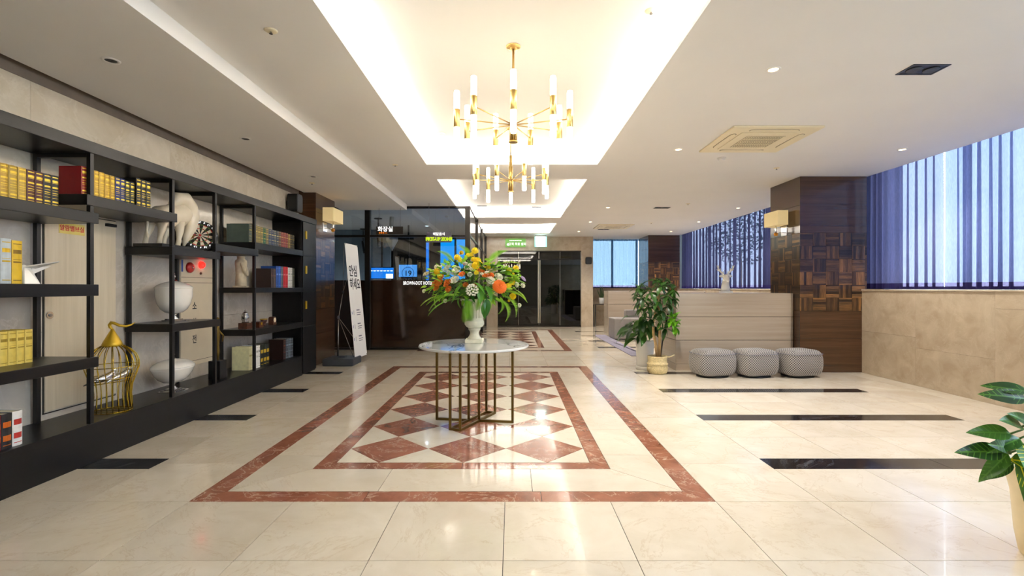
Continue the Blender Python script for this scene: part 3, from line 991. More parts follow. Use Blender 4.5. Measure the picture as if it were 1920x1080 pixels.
# ------------------------------------------------------------------ bookcase: base, posts, boards, locker
bc = thing('bookcase', 'long black open bookcase with staggered thick shelves and locker end', 'bookcase')
XF, XB = -2.916, -3.335
YA = 1.6
m = box('plinth', 'black_wood', bc, XB, XF, YA, 6.775, 0, .273, .003)
posts = [(2.42, 2.15), (3.37, 2.15), (4.183, 2.15), (4.786, 2.15), (5.523, 2.15)]
for y, zt in posts:
    for x0, x1 in ((-2.946, -2.918), (-3.318, -3.288)):
        box('post', 'black_metal', bc, x0, x1, y, y + .03, .273, zt, .002)
    box('top_crossbar', 'black_metal', bc, -3.288, -2.946, y, y + .03, 2.12, 2.15)
box('top_board', 'black_wood', bc, XB, XF + .008, YA, 7.26, 2.15, 2.23, .003)
for name, y0, y1, zt, th in (('shelf_board', YA, 3.43, 1.74, .075), ('shelf_board', YA, 3.43, 1.24, .08), ('shelf_board', YA, 3.43, .733, .072),
                             ('shelf_board', 3.335, 4.235, 1.86, .075), ('shelf_board', 4.17, 4.86, 1.57, .07), ('shelf_board', 4.17, 4.86, .906, .068),
                             ('shelf_board', 4.78, 5.59, 1.655, .075), ('shelf_board', 5.515, 6.775, 1.735, .075), ('shelf_board', 5.515, 6.775, 1.22, .06), ('shelf_board', 5.515, 6.775, .741, .07)):
    o = box(name, 'black_wood', bc, XB + .02, XF + .006, y0, y1, zt - th, zt, .003)
lk = box('locker_body', 'black_wood', bc, XB, XF - .02, 6.775, 7.26, 0, 2.15, .002)
for i, (z0, z1) in enumerate(((.02, .67), (.675, 1.16), (1.165, 1.66), (1.665, 2.145))):
    d = box('locker_door', 'black_wood', bc, XF - .018, XF, 6.80, 7.25, z0, z1, .003)
    if i:
        zc = z0 + (z1 - z0) * .62
        MB().box(XF, XF + .014, 6.865, 6.905, zc - .055, zc + .055).build('pull', 'gold_paint', d, .003)

# ------------------------------------------------------------------ books
BK = {}
def bookmats(c1, c2):
    k = 'cloth_' + c1.lstrip('#')
    if k not in MATS:
        plain(k, c1, 0.45, var=0.08, scale=30)
    k2 = 'band_' + c2.lstrip('#')
    if k2 not in MATS:
        plain(k2, c2, 0.35, metal=0.3, var=0.08, scale=40)
    return k, k2
def book(x, y, z, th, h, dp, cover, band, style, label, group, name='book'):
    """upright volume: spine towards +X, thickness along +Y"""
    k1, k2 = bookmats(cover, band)
    t = thing(name, label, 'book', (x, y, z), 0, group)
    g = 0.0012
    th -= 2 * g
    m = MB()
    b = 0.0022
    m.box(-dp, -.006, g, g + b, 0, h)
    m.box(-dp, -.006, g + th - b, g + th, 0, h)
    n = 6
    pts = [(-.008, g)] + [(-.006 + .007 * math.sin(PI * i / n), g + th * i / n) for i in range(n + 1)] + [(-.008, g + th)]
    m.prism(pts, 0, h)
    m.build('cover', k1, t)
    box('page_block', 'paper_cream', t, -dp + .004, -.009, g + b, g + th - b, .004, h - .005)
    lines = {'gilt': [(.05, .018), (.14, .05), (.26, .012), (.36, .012), (.42, .02), (.50, .012), (.60, .05), (.74, .012), (.80, .07), (.93, .03)],
             'bands': [(.06, .02), (.2, .01), (.36, .03), (.55, .01), (.68, .06), (.82, .01), (.93, .02)],
             'title': [(.08, .02), (.50, .035), (.56, .01), (.74, .09), (.92, .02)],
             'block': [(.10, .02), (.30, .16), (.62, .02), (.70, .14)],
             'plain': [(.10, .012), (.62, .07), (.9, .012)]}[style]
    mm = MB()
    for c, w in lines:
        z0, z1 = h * (c - w / 2), h * (c + w / 2)
        p2 = [(-.005 + .0074 * math.sin(PI * (.12 + .76 * i / 4)), g + th * (.12 + .76 * i / 4)) for i in range(5)]
        mm.prism([(-.006, g + th * .12)] + p2 + [(-.006, g + th * .88)], z0, z1)
    mm.build('spine_bands', k2, t)['kind'] = 'stuff'
    return t
def row(y0, y1, n, x, z, specs, lab, group, reverse=False):
    """specs: list of (cover, band, style, height, depth, colour words)"""
    th = (y1 - y0) / n
    for i, (c1, c2, st, h, dp, wd) in enumerate(specs):
        k = (n - 1 - i) if reverse else i
        book(x, y0 + th * i, z, th, h, dp, c1, c2, st, lab.format(wd, ORD[k]), group)
GD, GY, MR, BKC, YL, BL, GN = '#a8801a', '#e2c032', '#4a1414', '#12110f', '#c79a1e', '#14286a', '#12241a'
row(2.805, 3.176, 7, -2.95, 1.74, [('#b08a20', GY, 'gilt', .2, .15, 'old gold'), ('#a88a2c', GY, 'gilt', .2, .15, 'old gold'), ('#b49434', GY, 'gilt', .2, .15, 'pale gold'),
    (MR, GY, 'gilt', .2, .15, 'maroon and gilt'), (MR, GY, 'gilt', .2, .15, 'maroon and gilt'), (BKC, GY, 'gilt', .2, .15, 'black and gilt'), (BKC, GY, 'gilt', .2, .15, 'black and gilt')],
    '{} hardback on the high shelf, {} counting from the red volume', 'gilt books before the red volume', True)
book(-2.955, 3.345, 1.86, .055, .195, .16, '#8c0e12', GY, 'gilt', 'thick red hardback with gilt spine by the bookcase post', 'gilt books beside the post')
row(3.451, 3.827, 8, -2.96, 1.86, [('#b8901e', GY, 'gilt', .19, .15, 'golden yellow'), ('#c09a28', GY, 'gilt', .19, .15, 'golden yellow'), ('#b8901e', GY, 'gilt', .185, .15, 'golden yellow'), ('#b08a1c', GY, 'gilt', .185, .15, 'golden yellow'),
    (BL, GY, 'gilt', .185, .15, 'royal blue'), (BL, GY, 'gilt', .185, .15, 'royal blue'), (GN, GY, 'gilt', .18, .15, 'dark green'), (GN, GY, 'gilt', .18, .15, 'dark green')],
    '{} gilt hardback past the red volume, {} after the post', 'gilt books beside the post')
row(3.842, 3.997, 3, -2.96, 1.86, [(BKC, GY, 'gilt', .225, .15, 'tall brown-black'), (BKC, GY, 'gilt', .222, .15, 'tall black'), ('#0d1812', GY, 'gilt', .222, .15, 'tall green-black')],
    '{} gilt volume ending the row of golden books, {} of the tall three', 'gilt books beside the post')
row(2.758, 2.949, 3, -2.96, 1.24, [('#dfe6d2', '#d9b92a', 'title', .265, .17, 'greenish white'), ('#b9c2c6', '#d0a820', 'title', .265, .17, 'silver grey'), ('#d8b21e', '#7a5c10', 'title', .258, .17, 'bright yellow')],
    '{} tall volume in the row by the folded crane, {} of three', 'tall volumes by the folded crane')
row(2.977, 3.186, 4, -3.13, .733, [('#e2c65c', '#a88a2c', 'title', .213, .15, 'pale yellow')] * 4, '{} volume on the shelf below the crane, {} of four', 'set of yellow volumes')
row(2.765, 2.95, 3, -2.96, .273, [('#7a1a1e', '#d99a28', 'block', .20, .16, 'red and black'), ('#14161a', '#c8641c', 'block', .204, .16, 'black and orange'), ('#e2e0dc', '#b8322a', 'block', .206, .17, 'white and red')],
    '{} volume standing on the bookcase plinth, {} of three', 'volumes on the plinth')
E1 = [('#4d5a52', '#a89a4a', 'bands', .215, 'grey-green'), ('#5a4c1c', '#c8a83a', 'bands', .225, 'olive'), ('#8a7a44', '#d0b860', 'bands', .215, 'tan'), ('#867846', '#d0b860', 'bands', .212, 'tan'), ('#7c6e40', '#d0b860', 'bands', .212, 'tan'),
      ('#1f5a3a', '#c8b050', 'bands', .212, 'bottle green'), ('#7a6c48', '#d0b860', 'bands', .21, 'drab'), ('#3a4a5c', '#c8b880', 'bands', .21, 'slate blue'), ('#2c3c5c', '#c8b880', 'bands', .21, 'navy'), ('#46505a', '#c8b880', 'bands', .21, 'slate grey'),
      ('#3c4650', '#c8b880', 'bands', .21, 'slate grey'), ('#5a4030', '#c8b070', 'bands', .21, 'brown'), ('#7c2a2a', '#c89a60', 'bands', .21, 'dull red'), ('#8a3030', '#c89a60', 'bands', .21, 'dull red'), ('#7c2a2a', '#c89a60', 'bands', .21, 'dull red'),
      ('#7a5c24', '#d0b860', 'bands', .205, 'golden brown'), ('#2c2414', '#8a7424', 'bands', .205, 'blackish'), ('#241e12', '#8a7424', 'bands', .205, 'blackish')]
row(5.56, 6.73, 18, -3.0, 1.735, [(a, b, s, h, .19 if i > 1 else .26, w) for i, (a, b, s, h, w) in enumerate(E1)], '{} antique book in the long top row by the locker, {} from the post', 'antique books in the long top row')
E2 = [('#3a2a24', '#6a4a3a', 'plain', .24, 'chocolate brown'), ('#4a3a32', '#7a5a4a', 'plain', .24, 'chocolate brown'), ('#1c4ea0', '#7aa0e0', 'plain', .275, 'bright blue'), ('#1c56b0', '#7aa0e0', 'plain', .275, 'bright blue'), ('#5c6068', '#9aa0a8', 'plain', .275, 'grey'),
      ('#c01c24', '#e08080', 'plain', .275, 'scarlet'), ('#c01c24', '#e08080', 'plain', .275, 'scarlet'), ('#cfd2cc', '#8a8f88', 'bands', .27, 'white'), ('#bfc2bc', '#8a8f88', 'bands', .27, 'white'), ('#3a3a2c', '#6a6a4a', 'plain', .265, 'dark olive')]
row(6.07, 6.73, 10, -3.0, 1.22, [(a, b, s, h, .2, w) for (a, b, s, h, w) in E2], '{} book on the locker shelf past the stone figure, {} from the post', 'coloured books past the stone figure')
book(-3.0, 5.56, .273, .08, .268, .2, '#e0dcae', '#b8b070', 'plain', 'thick cream boxed volume at the foot of the bookcase', 'volumes at the bookcase foot')
row(5.715, 5.81, 2, -3.0, .273, [('#e6e6e2', '#a0a09a', 'title', .262, .19, 'slim white')] * 2, '{} volume beside the thick cream box, {} of two', 'volumes at the bookcase foot')
row(5.815, 6.03, 3, -3.0, .273, [('#0f1a14', '#c8a82a', 'block', .26, .19, 'black and gold')] * 3, '{} volume between white and brown books, {} of three', 'volumes at the bookcase foot')
row(6.40, 6.69, 4, -3.0, .273, [('#2e1a16', '#7a3a2c', 'bands', .265, .2, 'dark brown'), ('#3a4450', '#8090a0', 'bands', .265, .2, 'steel blue'), ('#46525e', '#8090a0', 'bands', .265, .2, 'steel blue'), ('#3a4048', '#8090a0', 'bands', .262, .2, 'steel grey')],
    '{} leather volume low by the locker, {} of the last four', 'volumes at the bookcase foot')

# ------------------------------------------------------------------ ornaments on the bookcase
# folded paper crane
c = thing('paper_crane', 'white ceramic crane folded like origami beside tall books', 'ornament', (-3.06, 3.07, 1.24))
c.scale = (1.15, 1.0, 1.2)
m = MB()   # body: two slabs meeting in a keel
def tri(m, a, b, c_, t=0.003):
    a, b, c_ = Vector(a), Vector(b), Vector(c_)
    n = (b - a).cross(c_ - a).normalized() * t
    m.add([a - n, b - n, c_ - n, a + n, b + n, c_ + n], [(2, 1, 0), (3, 4, 5), (0, 1, 4, 3), (1, 2, 5, 4), (2, 0, 3, 5)])
tri(m, (-.03, -.05, 0), (.03, -.05, 0), (0, -.02, .10)); tri(m, (-.03, -.05, 0), (-.03, .05, 0), (0, -.02, .10)); tri(m, (.03, -.05, 0), (.03, .05, 0), (0, -.02, .10))
tri(m, (-.03, .05, 0), (.03, .05, 0), (0, .02, .09)); tri(m, (-.03, .05, 0), (0, -.02, .10), (0, .02, .09)); tri(m, (.03, .05, 0), (0, -.02, .10), (0, .02, .09))
m.build('body', 'white_ceramic', c)
m = MB(); tri(m, (0, -.05, .0), (0, -.02, .08), (0, -.085, .185), .005); tri(m, (0, -.085, .185), (0, -.077, .165), (0, -.125, .165), .004); m.build('neck', 'white_ceramic', c)
m = MB(); tri(m, (0, .03, .05), (0, .03, .09), (0, .16, .10), .004); m.build('tail', 'white_ceramic', c)
for s in (-1, 1):
    m = MB(); tri(m, (s * .005, -.03, .09), (s * .005, .05, .085), (s * .13, .06, .12), .003); m.build('wing', 'white_ceramic', c)
# birdcage with two silver birds
cg = thing('birdcage', 'gold wire birdcage ornament with curled finial on the plinth', 'birdcage', (-3.07, 3.74, .273))
prof = [(.125, 0), (.122, .06), (.118, .13), (.125, .20), (.148, .27), (.166, .33), (.165, .38), (.148, .43), (.112, .47), (.068, .50)]
def at_h(z):
    for (r0, z0), (r1, z1) in zip(prof, prof[1:]):
        if z0 <= z <= z1:
            return r0 + (r1 - r0) * (z - z0) / (z1 - z0)
NB = 22
bar0 = MB().tube([(r, 0, z) for r, z in prof], .0032, 6).mesh('bar'); bar0.materials.append(MATS['gold'])
for i in range(NB):
    link('bar', bar0, None, cg, 0, None, (0, 0, 2 * PI * i / NB))
def hoop(z, r, rad=.0032):
    n = 36
    m = MB()
    m.tube([(r * math.cos(2 * PI * i / n), r * math.sin(2 * PI * i / n), z) for i in range(n + 1)], rad, 6, False)
    return m
for z in (.003, .26, .345):
    hoop(z, at_h(z)).build('hoop', 'gold', cg)
for yy in (-.06, 0, .06):
    w = math.sqrt(.125 ** 2 - yy ** 2)
    MB().cyl((-w, yy, .004), (w, yy, .004), .0025, 6).build('floor_bar', 'gold', cg)
MB().lathe([(.072, .495), (.06, .525), (.035, .575), (.014, .615), (.006, .63)], 24).build('cone_top', 'gold_paint', cg)
sp = [(0.0 + .026 * math.cos(a) * (1 - .09 * i), 0.0, .65 + .026 * math.sin(a) * (1 - .09 * i)) for i, a in enumerate([-1.6 + .55 * k_ for k_ in range(10)])]
m = MB()
m.tube([(0, 0, .625), (-.016, 0, .64), (-.022, 0, .658), (-.008, 0, .676), (.014, .0, .672), (.04, .02, .652), (.075, .04, .645), (.10, .06, .655), (.12, .075, .675)], [.008, .011, .012, .012, .012, .011, .009, .006, .002], 8)
m.build('curled_finial', 'gold_paint', cg)
MB().cyl((-.06, -.12, .215), (.05, .12, .215), .004, 8).build('perch', 'gold', cg)
for i, (bx, by, lb) in enumerate(((-.03, -.035, 'sub'), (.02, .055, 'sub'))):
    b = thing('silver_bird', ('silver bird figurine on the cage perch with bowed tail', 'second silver bird figurine perched deeper inside the gold cage')[i], 'ornament', (-3.07 + bx, 3.74 + by, .273 + .218), -.5 + .3 * i, 'silver birds in the cage')
    MB().tube([(.0, -.13, .0), (0, -.08, .022), (0, -.03, .035), (0, .02, .045), (0, .05, .07), (0, .058, .088)], [.004, .012, .028, .032, .022, .012], 12).build('body', 'chrome', b)
    m = MB().ell((0, .06, .092), .018, .020, .017, 12, 8); m.build('head', 'chrome', b)
    MB().cyl((0, .076, .09), (0, .098, .084), .005, 8, .001).build('beak', 'chrome', b)
# bull sculpture on a black plinth
bu = thing('bull_sculpture', 'cream stylised bull sculpture with huge curved mane on black plinth', 'sculpture', (-3.12, 4.30, 1.57), 0)
box('plinth', 'black_metal', bu, -.12, .13, -.14, .42, .0, .028, .003)
m = MB()
m.tube([(0, -.06, .26), (0, .0, .285), (0, .08, .29), (0, .16, .30), (0, .24, .33), (0, .31, .33), (0, .36, .28)], [.05, .085, .098, .105, .12, .10, .05], 18)
for (lx, ly, tx, ty) in ((-.05, -.03, -.06, -.08), (.05, -.03, .06, -.08), (-.055, .18, -.06, .14), (.055, .18, .065, .15)):
    m.tube([(lx, ly, .25), (lx * 1.1, (ly + ty) / 2 + .02, .16), (tx, ty + .015, .09), (tx, ty, .028)], [.05, .032, .02, .022], 10)
m.build('body', 'cream_ceramic', bu)
pts, n = [], 16
out = []
for i in range(n + 1):
    a = i / n
    out.append((.12 + .30 * math.sin(PI * a * .62) - .06 * a, .50 - .47 * a ** 1.25 + .02 * math.sin(PI * a)))
inn = []
for i in range(n + 1):
    a = 1 - i / n
    inn.append((.13 + .155 * math.sin(PI * a * .72) + .03 * a, .44 - .41 * a ** 1.1))
m = MB()
m.tube([(.02, .13, .39), (.03, .20, .47), (.035, .27, .475), (.05, .335, .41), (.06, .36, .32), (.06, .34, .22), (.055, .29, .13), (.05, .25, .035)], [.03, .062, .075, .07, .062, .05, .035, .010], 16)
m.build('mane', 'cream_ceramic', bu)
m = MB().tube([(0, -.09, .28), (0, -.13, .22), (0, -.14, .14), (0, -.13, .08)], [.014, .011, .009, .012], 8); m.build('tail', 'cream_ceramic', bu)
# dartboard clock leaning in the corner of the shelf
db = thing('dartboard', 'black dartboard with cream wedges leaning behind the bull', 'dartboard', (-3.03, 4.735, 1.575), 0)
R_ = .155
n_ = Vector((.62, -.72, .30)).normalized()
u_ = n_.cross(Vector((0, 0, 1))).normalized()
v_ = u_.cross(n_).normalized()
if v_.z < 0: v_ = -v_
cc = Vector((0, 0, 0)) + v_ * R_ + n_ * .012
def disc(r, off, t, nn=40):
    return MB().extr([(r * math.cos(2 * PI * i / nn), r * math.sin(2 * PI * i / nn)) for i in range(nn)], cc + n_ * off, u_, v_, n_ * t)
disc(R_, 0, .011).build('board', 'plastic_black', db)
hm = MB()
for i in range(20):
    a0, a1 = 2 * PI * i / 20, 2 * PI * (i + 1) / 20
    if i % 2 == 0:
        hm.extr([(.012 * math.cos(a0), .012 * math.sin(a0)), (.115 * math.cos(a0), .115 * math.sin(a0)), (.115 * math.cos(a1), .115 * math.sin(a1)), (.012 * math.cos(a1), .012 * math.sin(a1))], cc + n_ * .0118, u_, v_, n_ * .001)
hm.build('cream_wedge', 'cream_ceramic', db)['kind'] = 'stuff'
for r0, r1 in ((.066, .074), (.108, .116)):
    for par, mt in ((0, 'alarm_red'), (1, 'stem_green')):
        hm = MB()
        for i in range(par, 20, 2):
            a0, a1 = 2 * PI * i / 20, 2 * PI * (i + 1) / 20
            hm.extr([(r0 * math.cos(a0), r0 * math.sin(a0)), (r1 * math.cos(a0), r1 * math.sin(a0)), (r1 * math.cos(a1), r1 * math.sin(a1)), (r0 * math.cos(a1), r0 * math.sin(a1))], cc + n_ * .0125, u_, v_, n_ * .001)
        hm.build('ring', mt, db)['kind'] = 'stuff'
disc(.012, .0125, .002, 16).build('bullseye', 'alarm_red', db)
ang = math.atan2(1, 1)
for i, nm in enumerate([20, 1, 18, 4, 13, 6, 10, 15, 2, 17, 3, 19, 7, 16, 8, 11, 14, 9, 12, 5]):
    a = PI / 2 - 2 * PI * i / 20
    p = cc + (u_ * math.cos(a) + v_ * math.sin(a)) * .134 + n_ * .0135
    e = Matrix((u_, v_, n_)).transposed().to_euler()
    text('number', str(nm), .03, 'sign_white', db, p, e, .0006, .0008)
for (du, dv, mt) in ((.055, -.03, 'alarm_red'), (.075, -.045, 'gold_paint'), (.02, -.06, 'alarm_red')):
    p0 = cc + u_ * du + v_ * dv + n_ * .012
    p1 = p0 + n_ * .07 + v_ * .008
    m = MB().cyl(p0, p0 + (p1 - p0) * .6, .0035, 8)
    m.extr([(0, -.014), (.03, -.014), (.03, .014), (0, .014)], p0 + (p1 - p0) * .6, (p1 - p0).normalized(), u_, v_ * .001)
    m.extr([(0, -.014), (.03, -.014), (.03, .014), (0, .014)], p0 + (p1 - p0) * .6, (p1 - p0).normalized(), v_, u_ * .001)
    m.build('dart', mt, db)
# lidded tureens
def tureen(name, label, loc, prof_bowl, prof_lid, sx, sy, hb):
    t = thing(name, label, 'tureen', loc, 0, 'white lidded tureens')
    MB().lathe(prof_bowl, 32, (0, 0, 0), sx, sy).build('bowl', 'white_ceramic', t)
    MB().lathe(prof_lid, 32, (0, 0, 0), sx, sy).build('lid', 'white_ceramic', t)
    zt = prof_lid[-1][1]
    MB().lathe([(.030, zt - .008), (.026, zt + .004), (.010, zt + .012), (.007, zt + .028), (.013, zt + .036), (.015, zt + .044), (.009, zt + .054), (.006, zt + .058), (.010, zt + .064), (.004, zt + .078)], 16).build('finial', 'chrome', t)
    f = MB()
    f.box(-.085, .085, -.085, .085, 0, .008).box(-.068, .068, -.068, .068, .008, .017).box(-.05, .05, -.05, .05, .017, .027)
    f.lathe([(.038, .027), (.022, .04), (.016, .055), (.024, .07), (.03, hb)], 20)
    f.build('foot', 'chrome', t)
tureen('lidded_urn', 'tall white ceramic urn with silver foot on the middle shelf', (-3.11, 4.48, .906), [(.03, .075), (.07, .085), (.105, .115), (.132, .165), (.145, .23), (.148, .30), (.150, .305)], [(.152, .306), (.150, .315), (.13, .335), (.09, .355), (.045, .368), (.03, .372)], 1, 1, .08)
tureen('lidded_tureen', 'wide boat-shaped white tureen with silver foot on the plinth', (-3.09, 4.44, .273), [(.03, .08), (.09, .09), (.14, .12), (.178, .165), (.20, .21), (.206, .225)], [(.209, .226), (.206, .232), (.185, .252), (.15, .272), (.10, .288), (.03, .296)], .72, 1.04, .09)
# bronze figure on black block
fg = thing('slim_figurine', 'slim bronze figurine on a black block at the bookcase foot', 'sculpture', (-3.06, 5.06, .273))
box('block', 'plastic_black', fg, -.06, .06, -.06, .06, 0, .19, .003)
MB().tube([(0, 0, .19), (.005, .0, .28), (-.005, .01, .36), (.0, 0, .44), (.0, 0, .52), (0, 0, .58)], [.012, .018, .016, .024, .018, .010], 12).build('body', 'antique_brass', fg)
MB().ell((0, 0, .61), .02, .02, .028, 12, 8).build('head', 'antique_brass', fg)
MB().tube([(0, .02, .50), (.02, .07, .44), (.02, .05, .38)], [.009, .008, .006], 8).build('arm', 'antique_brass', fg)
MB().tube([(0, -.02, .50), (.02, -.06, .46), (.03, -.05, .55)], [.009, .008, .006], 8).build('arm', 'antique_brass', fg)
# stone figure
sf = thing('stone_figure', 'pale carved stone torso standing before the brown book', 'sculpture', (-3.15, 5.66, 1.22), .3)
MB().lathe([(.066, 0), (.07, .01), (.068, .08), (.064, .16), (.068, .23), (.075, .28), (.070, .315), (.052, .325), (.046, .34), (.05, .355), (.045, .362)], 24, (0, 0, 0), .85, 1).build('body', 'cream_stone', sf)
for s in (-1, 1):
    MB().tube([(.02, s * .068, .285), (.045, s * .072, .20), (.062, s * .03, .15), (.064, 0, .14)], [.018, .016, .014, .012], 10).build('arm', 'cream_stone', sf)
MB().box(-.07, .07, -.075, .075, 0, .02).build('base', 'cream_stone', sf, .004)
# small antiques on the third shelf
te = thing('metal_pot', 'small pewter coffee pot on a carved wooden box', 'ornament', (-3.10, 5.66, .741))
wood('small_box_wood', '#2a150c', '#4a2616', '#6a3a22', axis=1, scale=30)
box('wooden_box', 'small_box_wood', te, -.05, .05, -.06, .06, 0, .07, .003)
MB().lathe([(.04, .07), (.034, .085), (.044, .11), (.042, .14), (.03, .17), (.032, .178), (.02, .195), (.006, .20), (.009, .212), (.003, .222)], 20).build('pot', 'steel', te)
MB().tube([(0, -.038, .12), (0, -.062, .15), (0, -.072, .168)], [.010, .007, .005], 8).build('spout', 'steel', te)
MB().tube([(0, .036, .16), (0, .066, .15), (0, .064, .11), (0, .04, .10)], .005, 8).build('pot_handle', 'steel', te)
wb = thing('trinket_box', 'small wooden trinket box beside the pewter pot', 'box', (-3.06, 5.86, .741))
box('drawer_case', 'small_box_wood', wb, -.045, .045, -.05, .05, 0, .06, .003)
box('lid', 'small_box_wood', wb, -.05, .05, -.055, .055, .061, .072, .003)
box('clasp', 'gold_paint', wb, .045, .05, -.012, .012, .03, .062)
cp = thing('wooden_cup', 'turned wooden cup in the middle of the third shelf', 'cup', (-3.12, 6.12, .741))
MB().lathe([(.024, 0), (.028, .006), (.02, .02), (.036, .05), (.045, .085), (.041, .085), (.03, .05), (.01, .03)], 20).build('bowl', 'small_box_wood', cp)
MB().lathe([(.045, .078), (.047, .082), (.045, .087)], 20, caps=False).build('gilt_rim', 'gold_paint', cp)
rd = thing('wooden_clock', 'round-topped wooden mantel clock on the third shelf', 'clock', (-3.10, 6.30, .741))
MB().extr([(-.045, 0), (.045, 0), (.045, .075)] + [(.045 * math.cos(a), .075 + .03 * math.sin(a)) for a in [PI * i / 10 for i in range(1, 10)]] + [(-.045, .075)], (0, 0, 0), (0, 1, 0), (0, 0, 1), (.03, 0, 0)).build('case', 'small_box_wood', rd)
MB().cyl((.03, 0, .06), (.034, 0, .06), .03, 20).build('dial', 'paper_cream', rd)

# ------------------------------------------------------------------ wall-side fittings behind the bookcase
ad = thing('access_door', 'low beige service door in the marble wall behind the shelves', 'door', (-3.34, 3.78, 0))
box('leaf', 'door_laminate', ad, 0, .012, -.31, .31, .33, 1.77, .002)
box('frame_line', 'line_dark', ad, 0, .004, -.318, .318, .312, .32)
box('frame_line', 'line_dark', ad, 0, .004, .311, .318, .312, 1.775)
box('frame_line', 'line_dark', ad, 0, .004, -.318, -.311, .312, 1.775)
box('frame_line', 'line_dark', ad, 0, .004, -.318, .318, 1.771, 1.778)
box('closer', 'plastic_black', ad, .012, .04, .20, .29, 1.72, 1.745, .003)
lo = MB().cyl((.012, -.28, 1.02), (.022, -.28, 1.02), .026, 20); lo = lo.build('lock', 'chrome', ad)
MB().cyl((.022, -.28, 1.02), (.03, -.28, 1.02), .010, 12).build('keyhole', 'steel', lo)
lb = box('door_label', 'label_yellow', ad, .012, .015, -.205, .01, 1.62, 1.70)
text('lettering', '알람밸브실', .045, 'ink_red', lb, (.0155, -.0975, 1.66), (PI / 2, 0, PI / 2), .0005, .001)
hy = thing('hydrant_cabinet', 'beige fire hydrant cabinet with red bell and alarm lamp', 'fire cabinet', (-3.34, 5.15, 0))
box('body', 'beige_steel', hy, 0, .02, -.265, .265, .41, 1.62, .003)
for z in (1.27, 1.325):
    box('joint_line', 'line_dark', hy, .02, .0215, -.262, .262, z - .002, z + .002)
box('joint_line', 'line_dark', hy, .02, .0215, -.262, .262, .455, .459)
be = MB().lathe([(.055, 0), (.056, .012), (.045, .026), (.02, .034), (.006, .036)], 28).build('bell', 'alarm_red', hy, loc=(.02, -.14, 1.425), rot=(0, PI / 2, 0))
MB().lathe([(.012, .034), (.010, .042), (.003, .044)], 12).build('bell_nut', 'steel', be)
MB().lathe([(.04, 0), (.036, .02), (.026, .034), (.008, .042)], 24).build('alarm_lamp', 'alarm_lamp', hy, loc=(.02, .045, 1.46), rot=(0, PI / 2, 0))
MB().lathe([(.014, 0), (.013, .008), (.004, .012)], 12).build('push_button', 'small_box_wood', hy, loc=(.02, .04, 1.37), rot=(0, PI / 2, 0))
box('red_notice', 'ink_red', hy, .02, .0212, -.262, -.13, 1.215, 1.25)
box('blue_notice', 'ink_blue', hy, .02, .0212, -.262, -.235, 1.38, 1.50)
for ch, px, py in (('소', 364.7, 574.7), ('화', 364.7, 605.5), ('전', 364.7, 637)):
    Yc = F * 3.32 / (960 - px)
    text('lettering', ch, .095, 'ink', hy, (.0205, Yc - 5.15, CAMH - (py - 540) * Yc / F), (PI / 2, 0, PI / 2), .0005, .0015, .8)
for Xw, Yw, Zw, nm, rz, lbl in ((-3.34, 7.25, 2.475, 'wall_speaker', PI / 2, 'black rounded loudspeaker on the wall above the locker'),):
    sk = thing(nm, lbl, 'speaker', (Xw, Yw, Zw), rz, 'wall loudspeakers')
    MB().extr([(.10 * math.copysign(abs(math.cos(a)) ** .35, math.cos(a)), .135 * math.copysign(abs(math.sin(a)) ** .35, math.sin(a))) for a in [2 * PI * i / 32 for i in range(32)]], (0, -.11, 0), (1, 0, 0), (0, 0, 1), (0, .07, 0)).build('cabinet', 'plastic_black', sk)
    MB().extr([(.085 * math.copysign(abs(math.cos(a)) ** .35, math.cos(a)), .12 * math.copysign(abs(math.sin(a)) ** .35, math.sin(a))) for a in [2 * PI * i / 32 for i in range(32)]], (0, -.182, 0), (1, 0, 0), (0, 0, 1), (0, .003, 0)).build('grille', 'plastic_dark', sk)
    box('bracket', 'plastic_black', sk, -.03, .03, -.04, 0, -.03, .03)
    sk2 = copy_tree(sk)
    X2, Z2 = at(1103, 489, 15.2)
    sk2.location = (X2, 15.2, Z2)
    sk2.rotation_euler = (0, 0, 0)
    sk2.scale = (.95, .6, .8)
    sk2['label'] = 'black rounded loudspeaker on marble beside the glass doors'
# ------------------------------------------------------------------ round marble table
TX, TY, TZ = -0.345, 4.435, 0.705
tb = thing('round_table', 'round white marble table on slim brass rectangular frames', 'table', (TX, TY, 0))
MB().lathe([(.488, TZ - .024), (.496, TZ - .020), (.5, TZ - .012), (.498, TZ - .004), (.492, TZ)], 72).build('table_top', 'table_marble', tb)
def rel(px, py):
    x, y = fl(px, py)
    return Vector((x - TX, y - TY, 0))
A1, A2, B1, B2 = rel(844, 806), rel(863, 808.5), rel(912, 774), rel(928, 775.5)
L1, R1 = rel(819.4, 787), rel(961, 793)
d_ = (R1 - L1).normalized()
I1, I2 = d_ * -.050, d_ * .046
hl = .0105
zt = TZ - .024
def leg(p):
    o = MB().box(-hl, hl, -hl, hl, 0, zt).build('leg', 'antique_brass', tb, .0015, loc=(p.x, p.y, 0), rot=(0, 0, math.atan2(d_.y, d_.x)))
def bar(name, p, q):
    for z in ((hl, zt - hl) if name == 'bar' else (hl,)):
        d = q - p
        n = Vector((-d.y, d.x, 0)).normalized() * hl
        MB().obox((p + q) / 2 + Vector((0, 0, z)), d / 2, n, (0, 0, hl)).build(name, 'antique_brass', tb)
for p in (A1, A2, B1, B2, L1, R1, I1, I2):
    leg(p)
for p, q in ((A1, B1), (A2, B2), (A1, A2), (B1, B2), (L1, I1), (I2, R1)):
    bar('bar', p, q)

